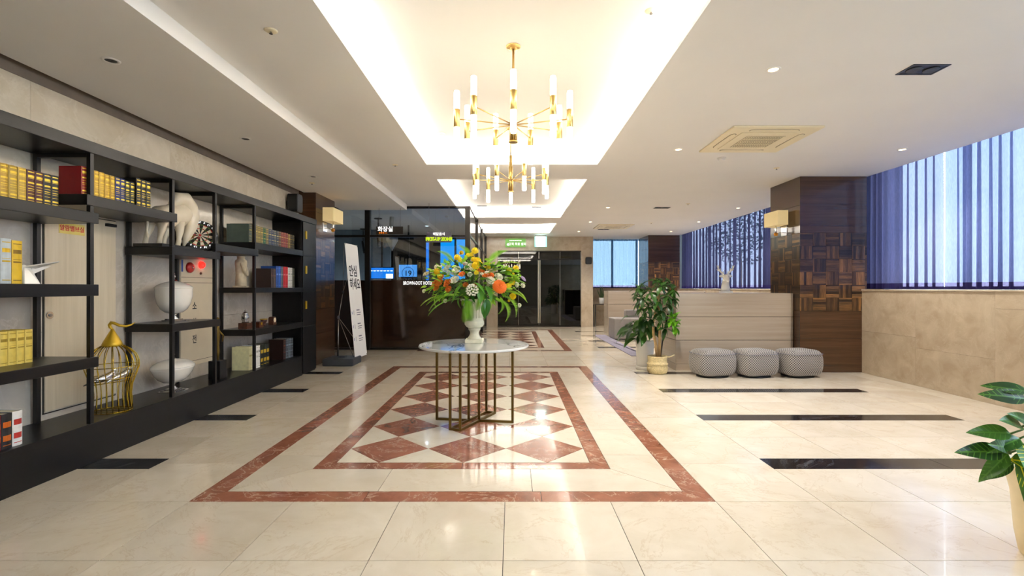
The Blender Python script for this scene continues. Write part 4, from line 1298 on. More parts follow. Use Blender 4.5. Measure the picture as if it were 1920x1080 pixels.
# ------------------------------------------------------------------ stone urn and flower arrangement
UX, UY = at(889.5, 600, 4.56)[0], 4.56
ur = thing('stone_urn', 'weathered cream footed stone urn on the marble table', 'urn', (UX, UY, TZ))
box('base', 'urn_stone', ur, -.083, .083, -.083, .083, 0, .035, .006)
MB().lathe([(.07, .035), (.062, .045), (.048, .065), (.04, .085), (.042, .105), (.055, .122), (.06, .128), (.052, .136)], 28).build('stem', 'urn_stone', ur)
MB().lathe([(.05, .134), (.075, .148), (.092, .172), (.09, .195), (.082, .212), (.086, .218), (.082, .226), (.084, .26), (.09, .31), (.10, .355), (.118, .385), (.132, .394), (.132, .405), (.122, .408), (.10, .38), (.08, .32)], 32).build('bowl', 'urn_stone', ur)
flute = MB()
for i in range(20):
    a = 2 * PI * i / 20
    flute.tube([(.083 * math.cos(a), .083 * math.sin(a), .232), (.089 * math.cos(a), .089 * math.sin(a), .30), (.103 * math.cos(a), .103 * math.sin(a), .362)], [.005, .006, .006], 6)
flute.build('fluting', 'urn_stone', ur)
FX, FY, FZ = UX, UY, TZ + .40
fa = thing('flower_arrangement', 'lush bouquet of yellow, orange and white flowers with ferns', 'bouquet', (FX, FY, FZ))
rnd = random.Random(21)
def unit_leaf(length, width, droop, fold=.15, nu=8, nv=4, tip=1.6):
    """leaf lying along +X from the origin"""
    m = MB()
    def fn(u, v):
        w = width * (math.sin(PI * min(1, u ** .75)) ** .8) * (1 - .15 * u)
        s = (v - .5) * 2
        return (length * u * math.cos(droop * u * .6), s * w * .5, -droop * length * u * u * .5 + abs(s) * w * fold)
    m.sheet(nu, nv, fn)
    return m
def petals_ball(r, n, ps, flat_=1.0):
    m = MB()
    ga = PI * (3 - math.sqrt(5))
    for i in range(n):
        z = 1 - 1.55 * (i + .5) / n
        rr = math.sqrt(max(0, 1 - z * z))
        d = Vector((rr * math.cos(ga * i), rr * math.sin(ga * i), z * flat_))
        t = Vector((-math.sin(ga * i), math.cos(ga * i), 0))
        up = d.cross(t)
        b = d * r * .45
        tipp = d * r
        w = ps * r
        m.add([b - t * w * .4, b + t * w * .4, tipp * .86 + t * w, tipp + up * w * .25, tipp * .86 - t * w], [(0, 1, 2, 3, 4)], True)
    m.ell((0, 0, -.05 * r), r * .6, r * .6, r * .55 * flat_, 10, 6)
    return m
def rose(r, layers=3):
    m = MB()
    for L in range(layers):
        n = 3 + 2 * L
        ro, ri = r * (.35 + .65 * L / (layers - 1)), r * (.12 + .2 * L)
        for k in range(n):
            a0 = 2 * PI * k / n + L * .6
            def fn(u, v, a0=a0, n=n, ro=ro, ri=ri, L=L):
                a = a0 + (u - .5) * 2 * PI / n * 1.45
                rad = ri + (ro - ri) * v ** 1.3 * (1 - .12 * abs(u - .5))
                z = -r * .5 + r * (1.15 - .22 * L) * v ** .8 * (1 - .35 * (2 * abs(u - .5)) ** 2) - (.10 * r if v > .9 else 0)
                return (rad * math.cos(a), rad * math.sin(a), z)
            m.sheet(4, 4, fn)
    m.ell((0, 0, -.3 * r), .4 * r, .4 * r, .3 * r, 8, 5)
    return m
def daisy(r, n):
    m = MB()
    for ring, (rr, h, nn) in enumerate(((1.0, 0.0, n), (.75, .12, n - 3), (.5, .22, n - 6))):
        for k in range(nn):
            a = 2 * PI * (k + .5 * ring) / nn
            d, t = Vector((math.cos(a), math.sin(a), 0)), Vector((-math.sin(a), math.cos(a), 0))
            w = .2 * r * rr
            m.add([d * .12 * r + Vector((0, 0, h * r)), d * .6 * r * rr + t * w + Vector((0, 0, (h + .14) * r)), d * r * rr + Vector((0, 0, (h + .02) * r)), d * .6 * r * rr - t * w + Vector((0, 0, (h + .14) * r))], [(0, 1, 2, 3)], True)
    m.ell((0, 0, .16 * r), .2 * r, .2 * r, .14 * r, 10, 5)
    return m
def cluster(r, n):
    m = MB()
    ga = PI * (3 - math.sqrt(5))
    for i in range(n):
        z = 1 - 1.3 * (i + .5) / n
        rr = math.sqrt(max(0, 1 - z * z))
        c = Vector((rr * math.cos(ga * i), rr * math.sin(ga * i), z)) * r
        m.ell(c, r * .22, r * .22, r * .18, 6, 4)
    return m
def mk(m, name, mat):
    me = m.mesh(name)
    me.materials.append(MATS[mat])
    return me
M_pom = mk(petals_ball(.032, 70, .22), 'yellow_bloom', 'petal_yellow')
M_rosew = mk(rose(.036), 'white_rose', 'petal_white')
M_roseo = mk(rose(.032), 'orange_rose', 'petal_orange')
M_dah = mk(petals_ball(.058, 110, .16, .7), 'orange_dahlia', 'petal_orange')
M_clu = mk(cluster(.036, 34), 'white_cluster', 'petal_white')
M_lil = mk(daisy(.03, 14), 'lilac_bloom', 'petal_lilac')
M_leaf = mk(unit_leaf(.13, .055, .7), 'leaf', 'leaf_bouquet')
M_sprig = mk(unit_leaf(.06, .03, .4), 'small_leaf', 'leaf_fern')
def frond(length, w, droop, n=24):
    m = MB()
    pts = []
    for i in range(n + 1):
        u = i / n
        pts.append(Vector((length * u * math.cos(droop * u * .5), 0, -droop * length * u * u * .5)))
    m.tube(pts, [.0022 * (1 - .8 * i / n) for i in range(n + 1)], 5)
    for i in range(1, n):
        u = i / n
        L = w * math.sin(PI * (u * .85 + .12)) 
        d = (pts[i + 1] - pts[i - 1]).normalized()
        for s in (-1, 1):
            side = Vector((.45, s, -.12)).normalized()
            p0, p1 = pts[i], pts[i] + side * L
            t = d * (length / n * .5)
            m.add([p0 - t, p0 + t, p1 * .5 + (p0 + t) * .5 + t * .2, p1, p1 * .5 + (p0 - t) * .5 - t * .2], [(0, 1, 2, 3, 4)])
    return m
M_fr = [mk(frond(.34, .085, 1.0), 'fern_frond', 'leaf_fern'), mk(frond(.26, .07, 1.7), 'fern_frond', 'leaf_fern')]
def aim(d, roll=0.0):
    """rotation that turns +Z to d"""
    q = Vector(d).normalized().to_track_quat('Z', 'Y')
    return (q @ Euler((0, 0, roll)).to_quaternion()).to_euler()
def aimx(d, roll=0.0):
    """rotation that turns +X to d, leaf face up"""
    d = Vector(d).normalized()
    y = Vector((0, 0, 1)).cross(d)
    y = y.normalized() if y.length > 1e-4 else Vector((0, 1, 0))
    z = d.cross(y)
    mt = Matrix((d, y, z)).transposed().to_quaternion()
    return (mt @ Euler((roll, 0, 0)).to_quaternion()).to_euler()
def aimn(d, nrm):
    """rotation that turns +X to d and the upper leaf face towards nrm"""
    d = Vector(d).normalized()
    nrm = Vector(nrm)
    y = nrm.cross(d).normalized()
    return Matrix((d, y, d.cross(y))).transposed().to_euler()
stems = []
def bloom(me, name, px, py, dy, sc=1.0, lab=None):
    Y = FY + dy
    X, Z = at(px, py, Y)
    p = Vector((X - FX, Y - FY, Z - FZ))
    d = (p - Vector((0, .02, -.05)))
    d = d.normalized() + Vector((0, -.6, .4))
    o = link(name, me, None, fa, 0, p, aim(d, rnd.random() * 6))
    sc *= 1.22
    o.scale = (sc, sc, sc)
    stems.append(p - d.normalized() * .02)
def rz_(x, y): return 770 + x / 4.909, 440 + y / 4.909
for (x, y, dy, s) in ((592, 152, .0, .95), (468, 168, -.02, .62), (430, 212, -.08, .85), (452, 236, -.1, .55), (530, 190, -.02, .6), (560, 185, 0, .6), (612, 245, -.12, 1.0), (598, 288, -.15, 1.0), (580, 228, -.08, .7),
                      (640, 275, -.1, .75), (243, 340, -.1, .85), (605, 350, -.17, .6), (725, 285, -.05, .7), (905, 330, .0, .75), (968, 312, .03, .8), (902, 470, -.1, .75), (937, 440, -.06, .75), (940, 568, -.08, .85), (905, 607, -.1, .35), (720, 300, -.1, .5), (945, 362, .0, .35), (690, 310, -.05, .5), (270, 385, -.12, .7)):
    px, py = rz_(x, y)
    bloom(M_pom, 'yellow_bloom', px, py, dy, s)
for (x, y, dy, s) in ((420, 320, -.14, 1.0), (400, 352, -.14, .7), (402, 412, -.17, 1.05), (338, 297, -.08, .75), (500, 265, -.1, .6), (522, 300, -.14, .75), (568, 315, -.16, .65), (735, 418, -.2, 1.0), (812, 385, -.14, .95), (822, 425, -.16, .65), (705, 352, -.16, .6), (885, 405, -.08, .6),
                      (150, 355, -.02, .6), (195, 335, -.04, .55), (270, 300, -.06, .6), (548, 275, -.12, .5), (655, 360, -.18, .4), (130, 360, 0, .5)):
    px, py = rz_(x, y)
    bloom(M_rosew, 'white_rose', px, py, dy, s)
for (x, y, dy, s) in ((470, 362, -.17, .85), (278, 385, -.12, .9), (225, 450, -.1, 1.15), (262, 440, -.13, 1.0), (235, 485, -.1, 1.0), (338, 435, -.17, .95), (345, 500, -.17, .9), (325, 460, -.17, .7), (505, 460, -.2, .7), (690, 380, -.18, .85), (735, 370, -.17, .9), (660, 335, -.15, .6), (590, 465, -.2, .55), (495, 272, -.1, .45), (630, 325, -.14, .6)):
    px, py = rz_(x, y)
    bloom(M_roseo, 'orange_rose', px, py, dy, s)
px, py = rz_(818, 480); bloom(M_dah, 'orange_dahlia', px, py, -.2, 1.0)
px, py = rz_(566, 512); bloom(M_clu, 'white_cluster', px, py, -.22, 1.15)
for (x, y, dy, s) in ((545, 368, -.18, .5), (1030, 470, .02, .5), (125, 520, -.02, .4), (1000, 650, -.05, .4), (320, 610, -.1, .4), (240, 300, -.04, .5), (320, 335, -.08, .6), (350, 355, -.1, .5), (970, 460, 0, .55)):
    px, py = rz_(x, y)
    bloom(M_clu, 'white_cluster', px, py, dy, s)
px, py = rz_(1036, 405); bloom(M_lil, 'lilac_bloom', px, py, .05, 1.0)
def green(me, name, px, py, dx, dz, dy=-.1, ddy=-.3, sc=1.0, roll=0.0):
    Y = FY + dy
    X, Z = at(px, py, Y)
    o = link(name, me, None, fa, 0, (X - FX, Y - FY, Z - FZ), aimx((dx, ddy, dz), roll))
    o.scale = (sc, sc, sc)
for (x, y, dx, dz, dy, s, k) in ((480, 560, -1, .25, -.12, 1.0, 0), (470, 590, -1, .05, -.14, 1.0, 0), (430, 540, -1, -.05, -.1, .9, 0), (400, 560, -.9, .2, -.05, .95, 0), (520, 600, -.25, -1, -.16, .85, 1), (540, 600, -.02, -1.2, -.17, 1.05, 1), (625, 590, .05, -1, -.17, .5, 1),
                                 (720, 590, .35, -1, -.15, .5, 1), (720, 340, 1, .45, -.02, .9, 0), (700, 340, .8, .75, 0, .95, 0), (730, 360, 1, .25, -.02, .95, 0), (700, 280, .6, .95, .03, .8, 0), (840, 520, 1, .1, -.1, .8, 0), (850, 560, 1, -.2, -.08, .85, 1), (840, 600, .8, -.55, -.1, .75, 1), (880, 480, 1, -.1, -.02, .7, 0), (820, 570, .7, -.8, -.12, .6, 1),
                                 (300, 500, -1, -.35, -.08, .7, 1), (560, 230, -.35, 1, .06, .6, 0), (400, 250, -.6, .9, .04, .6, 0)):
    px, py = rz_(x, y)
    green(M_fr[k], 'fern_frond', px, py, dx, dz, dy, -.25, s, rnd.uniform(-.4, .4))
for i in range(120):
    a = rnd.uniform(0, 2 * PI)
    r = rnd.random() ** .6
    x, y = 585 + 320 * r * math.cos(a), 440 + 165 * r * math.sin(a)
    px, py = rz_(x, y)
    green(M_leaf, 'leaf', px, py, math.cos(a) + rnd.uniform(-.5, .5), -math.sin(a) * .7 + rnd.uniform(-.3, .4), rnd.uniform(-.14, .06), rnd.uniform(-.9, -.1), rnd.uniform(.6, 1.0), rnd.uniform(-.8, .8))
for (x, y, dx, dz) in ((570, 440, .8, -.3), (640, 480, .1, -1), (690, 470, .4, -.5), (620, 400, .9, .1), (700, 590, .1, -1), (690, 620, -.2, -1), (560, 420, -.8, .0), (480, 460, -.6, -.5)):
    px, py = rz_(x, y)
    green(M_leaf, 'leaf', px, py, dx, dz, -.19, -.4, 1.25, 0)
for i in range(120):                      # trailing sprigs round the rim
    a = rnd.uniform(0, 2 * PI)
    x, y = 560 + rnd.uniform(.8, 1.12) * 400 * math.cos(a), 430 + rnd.uniform(.8, 1.1) * 195 * math.sin(a)
    if y < 250 and x > 400 or y > 600:
        continue
    px, py = rz_(x, y)
    green(M_sprig, 'small_leaf', px, py, math.cos(a) + rnd.uniform(-.6, .6), -math.sin(a) + rnd.uniform(-.6, .6), rnd.uniform(-.1, .06), rnd.uniform(-.6, .2), rnd.uniform(.7, 1.3), rnd.uniform(-1, 1))
for i in range(150):                     # light filler sprigs among the blooms
    a = rnd.uniform(0, 2 * PI)
    r = rnd.random() ** .5
    px, py = rz_(570 + 400 * r * math.cos(a), 410 + 190 * r * math.sin(a))
    green(M_sprig, 'small_leaf', px, py, math.cos(a) + rnd.uniform(-.9, .9), rnd.uniform(-.4, .9), rnd.uniform(-.17, -.05), rnd.uniform(-1.2, -.2), rnd.uniform(.6, 1.2), rnd.uniform(-1, 1))
for i, p in enumerate(stems):
    MB().tube([(0, .02, -.10), p * .5 + Vector((0, .02, .02)), p], [.0028, .0024, .0018], 5).build('stem', 'stem_green', fa)

# ------------------------------------------------------------------ reception counter
co = thing('reception_counter', 'pale wood reception counter of three wide boards beside the column', 'counter')
box('core', 'shadow_gap', co, 2.43, 4.12, 7.18, 8.15, 0, 1.12)
for z0, z1 in ((0.0, .098), (.102, .444), (.450, .788), (.794, 1.137)):
    MB().box(-.8625, .8625, -.0115, .0115, -(z1 - z0) / 2, (z1 - z0) / 2).build('front_board', 'counter_laminate', co, .002, loc=(3.2695, 7.1685, (z0 + z1) / 2))
    MB().box(-.498, .498, -.0115, .0115, -(z1 - z0) / 2, (z1 - z0) / 2).build('side_board', 'counter_laminate', co, .002, loc=(2.4185, 7.68, (z0 + z1) / 2), rot=(0, 0, PI / 2))
box('counter_slab', 'counter_top', co, 2.43, 4.12, 7.18, 8.15, 1.12, 1.137)
co2 = thing('back_counter', 'farther pale wood counter wing across the reception bay', 'counter')
box('core', 'shadow_gap', co2, 2.52, 5.0, 12.62, 13.2, 0, 1.12)
for z0, z1 in ((0.0, .098), (.102, .444), (.450, .788), (.794, 1.137)):
    MB().box(-1.24, 1.24, -.0115, .0115, -(z1 - z0) / 2, (z1 - z0) / 2).build('front_board', 'counter_laminate', co2, .002, loc=(3.74, 12.61, (z0 + z1) / 2))
    MB().box(-.29, .29, -.0115, .0115, -(z1 - z0) / 2, (z1 - z0) / 2).build('side_board', 'counter_laminate', co2, .002, loc=(2.505, 12.91, (z0 + z1) / 2), rot=(0, 0, PI / 2))
box('counter_slab', 'counter_top', co2, 2.5, 5.0, 12.6, 13.2, 1.12, 1.137)
ac = thing('cube_armchair', 'low grey cube armchair in front of the far counter wing', 'armchair', (px_x(1175, 11.7), 11.75, 0))
box('seat_block', 'armchair_grey', ac, -.36, .36, -.33, .33, .02, .50, .02)
box('backrest', 'armchair_grey', ac, .02, .36, .12, .33, .50, .68, .02)
box('base', 'plastic_black', ac, -.34, .34, -.31, .31, 0, .02)
mt_ = MB().prism([fl(1117, 631), fl(1184, 668), fl(1215, 668), (2.40, 8.2), (2.40, 12.55), (fl(1117, 631)[0] + .05, 12.55)], 0.0015, .010).build('floor_mat', 'mat_grey')
tag(mt_, 'grey floor mat with slanted edge before the reception bay', 'mat')
# deer head bust on the counter
dX, dZ = at(1359, 549, 7.45)
de = thing('deer_bust', 'white deer head bust with branching antlers on the counter', 'sculpture', (dX, 7.42, 1.137), -.15)
box('base', 'white_ceramic', de, -.085, .085, -.06, .06, 0, .035, .005)
m = MB()
m.tube([(0, .01, .03), (.0, .015, .08), (0, .01, .13), (0, -.005, .18), (0, -.02, .225)], [.068, .064, .056, .05, .045], 16)
m.tube([(0, .02, .245), (0, -.02, .238), (0, -.065, .212), (0, -.105, .185), (0, -.122, .176)], [.036, .050, .040, .027, .018], 14)
m.build('head', 'white_ceramic', de)
for s in (-1, 1):
    MB().tube([(s * .03, .0, .25), (s * .06, .0, .262), (s * .095, .005, .258)], [.013, .026, .006], 10).build('ear', 'white_ceramic', de)
    a = MB().tube([(s * .018, .005, .262), (s * .04, .01, .30), (s * .075, .015, .335), (s * .105, .01, .375), (s * .125, .0, .425)], [.016, .015, .013, .011, .005], 8)
    a.tube([(s * .04, .01, .30), (s * .028, -.02, .345)], [.012, .004], 8)
    a.tube([(s * .075, .015, .335), (s * .07, .02, .385)], [.012, .004], 8)
    a.tube([(s * .08, .015, .34), (s * .125, .03, .36)], [.012, .004], 8)
    a.tube([(s * .105, .01, .375), (s * .10, .0, .42)], [.010, .004], 8)
    a.build('antler', 'white_ceramic', de)
# houndstooth poufs
def pouf(x, y, rz, label):
    t = thing('houndstooth_pouf', label, 'pouf', (x, y, 0), rz, 'poufs along the counter')
    hx, hy, h = .262, .205, .375
    nu, nv = 64, 26
    vs_, fs, uvs = [], [], []
    def P(u, v):
        a = 2 * PI * u
        e = .36
        ca, sa = math.cos(a), math.sin(a)
        cx_, sy_ = math.copysign(abs(ca) ** e, ca), math.copysign(abs(sa) ** e, sa)
        b = -PI / 2 + PI * v
        cb, sb = math.cos(b), math.sin(b)
        k = abs(cb) ** .24
        bul = 1 + .03 * cb
        return (hx * cx_ * k * bul, hy * sy_ * k * bul, .02 + (h - .02) * (.5 + .5 * math.copysign(abs(sb) ** .8, sb)))
    for j in range(nv + 1):
        for i in range(nu + 1):
            p = P(i / nu, .02 + .96 * j / nv)
            vs_.append(p)
    for j in range(nv):
        for i in range(nu):
            fs.append((j * (nu + 1) + i, j * (nu + 1) + i + 1, (j + 1) * (nu + 1) + i + 1, (j + 1) * (nu + 1) + i))
    fs.append(tuple(range(nv * (nu + 1), nv * (nu + 1) + nu)))
    me = bpy.data.meshes.new('body')
    me.from_pydata(vs_, [], fs)
    me.polygons.foreach_set('use_smooth', [True] * len(fs))
    uvl = me.uv_layers.new(name='UVMap')
    arc = [0.0]
    row_ = (nv // 2) * (nu + 1)
    for i in range(nu):
        arc.append(arc[-1] + (Vector(vs_[row_ + i + 1]) - Vector(vs_[row_ + i])).length)
    mer = [0.0]
    for j in range(nv):
        mer.append(mer[-1] + (Vector(vs_[(j + 1) * (nu + 1) + nu // 8]) - Vector(vs_[j * (nu + 1) + nu // 8])).length)
    # the cloth check is laid on by arc length around the side and flat over the top
    for poly in me.polygons:
        for li in poly.loop_indices:
            v = vs_[me.loops[li].vertex_index]
            idx = me.loops[li].vertex_index
            i = idx % (nu + 1)
            if poly.normal.z > .85:
                uvl.data[li].uv = (v[0] / .0165, v[1] / .0165)
            else:
                uvl.data[li].uv = (arc[i] / .0165, mer[idx // (nu + 1)] / .0165)
    me.materials.append(MATS['houndstooth'])
    link('body', me, None, t)
    m = MB()
    for z, kk in ((h - .055, .985),):
        n = 64
        m.tube([(hx * kk * 1.03 * math.copysign(abs(math.cos(2 * PI * i / n)) ** .36, math.cos(2 * PI * i / n)), hy * kk * 1.03 * math.copysign(abs(math.sin(2 * PI * i / n)) ** .36, math.sin(2 * PI * i / n)), z) for i in range(n + 1)], .003, 6, False)
    m.build('seam_piping', 'ink_grey', t)
    MB().lathe([(.20, 0), (.205, .02)], 24, (0, 0, 0), 1.1, .9).build('foot_ring', 'plastic_black', t)
    return t
for px, lab in ((1335.5, 'houndstooth pouf beside the potted money tree'), (1414, 'middle houndstooth pouf of the three along the counter'), (1495.5, 'houndstooth pouf standing against the dark column')):
    pouf((px - 960) * 6.72 / F, 6.72, .22, lab)

# ------------------------------------------------------------------ potted plants
def leafmesh(length, width, droop, fold, name, mat, nu=8, nv=4):
    me = unit_leaf(length, width, droop, fold, nu, nv).mesh(name)
    me.materials.append(MATS[mat])
    return me
L_deep = leafmesh(.20, .082, .75, .10, 'leaf', 'leaf_deep')
L_bright = leafmesh(.16, .07, .5, .10, 'bright_leaf', 'leaf_bright')
L_long = leafmesh(.28, .12, 1.0, .12, 'leaf', 'leaf_deep')
def palmate(t, p, d, n, sc, me, name, rnd):
    """whorl of leaflets at the end of a stalk"""
    d = Vector(d).normalized()
    x = d.orthogonal().normalized()
    y = d.cross(x)
    for k in range(n):
        a = 2 * PI * k / n + rnd.uniform(-.2, .2)
        v = (x * math.cos(a) + y * math.sin(a)) * .95 + d * .25 + Vector((0, 0, -.05))
        o = link(name, me, None, t, 0, p, aimx(v, rnd.uniform(-.3, .3)))
        s = sc * rnd.uniform(.8, 1.1)
        o.scale = (s, s, s)
bx, by = px_x(1232.5, 6.93), 6.93
mo = thing('money_tree', 'braided money tree with dark palmate leaves in a woven basket', 'potted plant', (bx, by, 0))
MB().lathe([(.105, 0), (.128, .012), (.142, .05), (.145, .09), (.136, .125), (.146, .135), (.147, .145), (.134, .155), (.132, .19), (.137, .235), (.137, .25), (.130, .252), (.126, .225), (.122, .215)], 32).build('basket', 'basket_weave', mo)
for s in (1,):
    MB().tube([(.12, 0, .235), (.165, -.02, .235), (.205, -.02, .25), (.23, -.01, .262), (.24, .0, .262)], [.008] * 5, 8).build('basket_handle', 'basket_weave', mo)
MB().lathe([(.124, .215), (.12, .222), (.02, .228)], 24).build('soil', 'soil', mo)
trunks = [[(.0, .0, .22), (-.02, .0, .40), (-.055, .0, .56), (-.06, 0, .72), (-.02, 0, .9), (0, 0, 1.08), (.03, 0, 1.22)],
          [(.03, .0, .22), (.03, -.01, .42), (.035, 0, .62), (.03, 0, .80), (.02, .01, 1.0), (.03, 0, 1.16)],
          [(.05, .02, .22), (.075, .02, .42), (.10, .02, .60), (.13, 0, .74), (.15, 0, .85)]]
for i, tr in enumerate(trunks):
    MB().tube(tr, [.022 - .012 * k / len(tr) if i < 2 else .010 for k in range(len(tr))], 10).build('trunk', 'trunk_bark' if i < 2 else 'black_metal', mo)
rnd = random.Random(5)
tops = [((-.02, -.03, 1.32), (-.1, -.3, 1)), ((.04, -.06, 1.30), (.4, -.5, .8))]
for k_ in range(26):                     # crown: whorls spread over a dome, most of them towards the room
    a = 2 * PI * k_ * .382
    zz = 1.27 - .40 * (k_ / 25)
    rr = .10 + .15 * math.sin(PI * (.25 + .6 * k_ / 25))
    tops.append(((rr * math.cos(a) - .03, rr * math.sin(a) * .9, zz), (.8 * math.cos(a), .8 * math.sin(a) - .5, .65)))
tops += [((-.12, -.08, .78), (-.7, -.6, .2)), ((.02, -.12, .74), (.1, -1, .1)), ((.10, -.08, .64), (.4, -.9, -.1)), ((-.02, -.12, .86), (-.1, -1, .2))]
for (p, d) in tops:
    base = Vector(p) * .55 + Vector((0, 0, p[2] * .38))
    MB().tube([base, (base + Vector(p)) / 2 + Vector((0, 0, .03)), p], .004, 6).build('stalk', 'stem_green', mo)
    palmate(mo, p, d, 6, rnd.uniform(.72, .95), L_deep, 'leaf', rnd)
for (p, d, n) in (((.17, -.10, .80), (.3, -1, .3), 6), ((.24, -.04, .66), (.8, -.7, -.2), 6), ((.22, -.06, .75), (.7, -.8, .1), 5)):
    MB().tube([(.12, 0, .66), ((p[0] + .12) / 2, p[1] / 2, .76), p], .004, 6).build('stalk', 'stem_green', mo)
    palmate(mo, p, d, n, 1.0, L_bright, 'bright_leaf', rnd)
wx, wy = px_x(1209, 7.30), 7.30
wp = thing('broadleaf_plant', 'drooping broad-leaved plant in a tall white pot', 'potted plant', (wx, wy, 0))
MB().lathe([(.125, 0), (.13, .01), (.13, .045), (.122, .05)], 32).build('saucer', 'pot_white', wp)
MB().lathe([(.110, .045), (.116, .06), (.128, .25), (.133, .42), (.130, .43), (.122, .42), (.118, .39)], 32).build('pot', 'pot_white', wp)
MB().lathe([(.119, .39), (.11, .395), (.02, .40)], 24).build('soil', 'soil', wp)
rnd = random.Random(9)
for i in range(44):
    a = rnd.uniform(PI * .62, PI * 1.75) if i < 36 else rnd.uniform(0, 2 * PI)
    r = rnd.uniform(.06, .27)
    z = rnd.uniform(.52, .88) - r * .35
    p = Vector((r * math.cos(a), r * math.sin(a) * .8, z))
    MB().tube([(0, 0, .40), Vector((p.x * .4, p.y * .4, z + .02)), p], .004, 6).build('stalk', 'stem_green', wp)
    d = Vector((math.cos(a), math.sin(a), rnd.uniform(-.75, .15)))
    o = link('leaf', L_long, None, wp, 0, p, aimx(d, rnd.uniform(-.4, .4)))
    s = rnd.uniform(.7, 1.02)
    o.scale = (s, s, s)
p = Vector((-.06, -.05, .86))
MB().tube([(0, 0, .40), (-.03, -.02, .7), p], .005, 6).build('flower_stalk', 'stem_green', wp)
MB().lathe([(.004, 0), (.016, .03), (.014, .07), (.003, .12)], 10).build('pale_bud', 'leaf_fern', wp, loc=p, rot=(0, -.4, 0))
# croton in a cream pot close to the camera
cx_, cy_ = 2.475, 2.14
cr = thing('croton_plant', 'variegated croton with yellow-veined leaves in a tall cream pot', 'potted plant', (cx_, cy_, 0))
MB().lathe([(.16, 0), (.175, .01), (.19, .10), (.197, .20), (.203, .28), (.222, .37), (.246, .412), (.240, .42), (.222, .40), (.2, .36)], 40).build('pot', 'pot_cream', cr)
MB().lathe([(.205, .36), (.19, .37), (.02, .375)], 24).build('soil', 'soil', cr)
L_cro = leafmesh(.20, .085, .6, .10, 'variegated_leaf', 'leaf_croton', 10, 6)
L_rub = leafmesh(.20, .075, .35, .12, 'leaf', 'leaf_rubber', 10, 6)
MB().tube([(0, 0, .36), (-.08, -.01, .50), (-.13, 0, .62), (-.12, 0, .76)], [.012, .011, .009, .006], 8).build('trunk', 'trunk_bark', cr)
MB().tube([(.02, 0, .36), (.05, .02, .58), (.08, 0, .72)], [.011, .010, .007], 8).build('trunk', 'trunk_bark', cr)
spec = [(1880, 848, -1, .12, -.2, 1.0, L_rub, 'leaf'), (1893, 842, -.8, .3, -.5, .8, L_rub, 'leaf'), (1895, 813, -.9, .12, -.15, .9, L_rub, 'leaf'), (1916, 800, -.8, .35, -.5, .9, L_rub, 'leaf'), (1912, 822, -.95, -.15, -.3, .85, L_rub, 'leaf'),
        (1890, 850, -.9, -.75, -.1, .8, L_rub, 'leaf'), (1925, 748, -1, .15, 0, .85, L_rub, 'leaf'), (1928, 735, -.9, .2, .2, .75, L_rub, 'leaf'), (1906, 858, .1, -.8, -.35, 1.05, L_cro, 'variegated_leaf'), (1893, 862, .6, .1, -.5, .9, L_cro, 'variegated_leaf'),
        (1935, 800, -.6, .35, -.3, .8, L_rub, 'leaf'), (1888, 868, -.6, -.6, .1, .5, L_rub, 'leaf'), (1900, 868, -.5, -.55, .2, .55, L_rub, 'leaf'), (1918, 835, -.5, -.1, -.7, .9, L_cro, 'variegated_leaf'), (1940, 770, .2, .7, -.3, 1.0, L_rub, 'leaf'),
        (1950, 830, .7, .1, -.6, 1.0, L_cro, 'variegated_leaf'), (1960, 800, .9, .3, -.1, 1.0, L_rub, 'leaf'), (1960, 860, .8, -.4, -.4, 1.0, L_cro, 'variegated_leaf'), (1945, 850, .2, -.4, -.9, 1.0, L_cro, 'variegated_leaf'), (1950, 760, .6, .6, .3, .9, L_rub, 'leaf')]
for (px, py, dx, dz, dy, s, me, nm) in spec:
    Y = 2.08
    X, Z = at(px, py, Y)
    p = Vector((X - cx_, Y - cy_, Z))
    MB().tube([(-.125 if X < cx_ else .05, 0, min(.72, Z)), (p.x * .7 - .01, p.y * .5, Z + .012), p], .004, 6).build('stalk', 'stem_green', cr)
    k_ = (px * 7 + py * 3) % 10 / 10
    o = link(nm, me, None, cr, 0, p, aimn((dx, dy, dz), (-.25 + .5 * k_, -.75, .75 - .5 * k_)))
    s *= 1.1
    o.scale = (s, s, s)
# snake plant on a glass side table in the window nook
sX = px_x(1128, 15.6)
st = thing('side_table', 'narrow glass and steel side table in the window nook', 'table', (sX, 15.65, 0))
box('glass_top', 'clear_glass', st, -.24, .30, -.2, .2, .70, .715)
box('top_frame', 'steel', st, -.24, .30, -.2, .2, .68, .699)
for x in (-.22, .28):
    for y in (-.18, .18):
        box('leg', 'steel', st, x - .018, x + .018, y - .018, y + .018, 0, .68)
sp_ = thing('snake_plant', 'small snake plant in a square pale pot on the side table', 'potted plant', (px_x(1128, 15.6), 15.62, .715))
MB().lathe([(.075, 0), (.09, .01), (.105, .19), (.098, .19), (.09, .17)], 4, rot=PI / 4).build('pot', 'pot_white', sp_)
MB().lathe([(.088, .165), (.02, .172)], 4, rot=PI / 4).build('soil', 'soil', sp_)
for k in range(9):
    a = 2 * PI * k / 9
    tx, ty, hh = math.cos(a) * (.05 + .05 * (k % 3)), math.sin(a) * .05, .28 + .07 * (k % 4)
    MB().sheet(3, 6, lambda u, v: (math.cos(a) * .03 + tx * v + (u - .5) * .034 * (1 - v ** 2), math.sin(a) * .03 + ty * v + .006 * abs(u - .5), .165 + hh * v)).build('blade', 'leaf_snake', sp_)
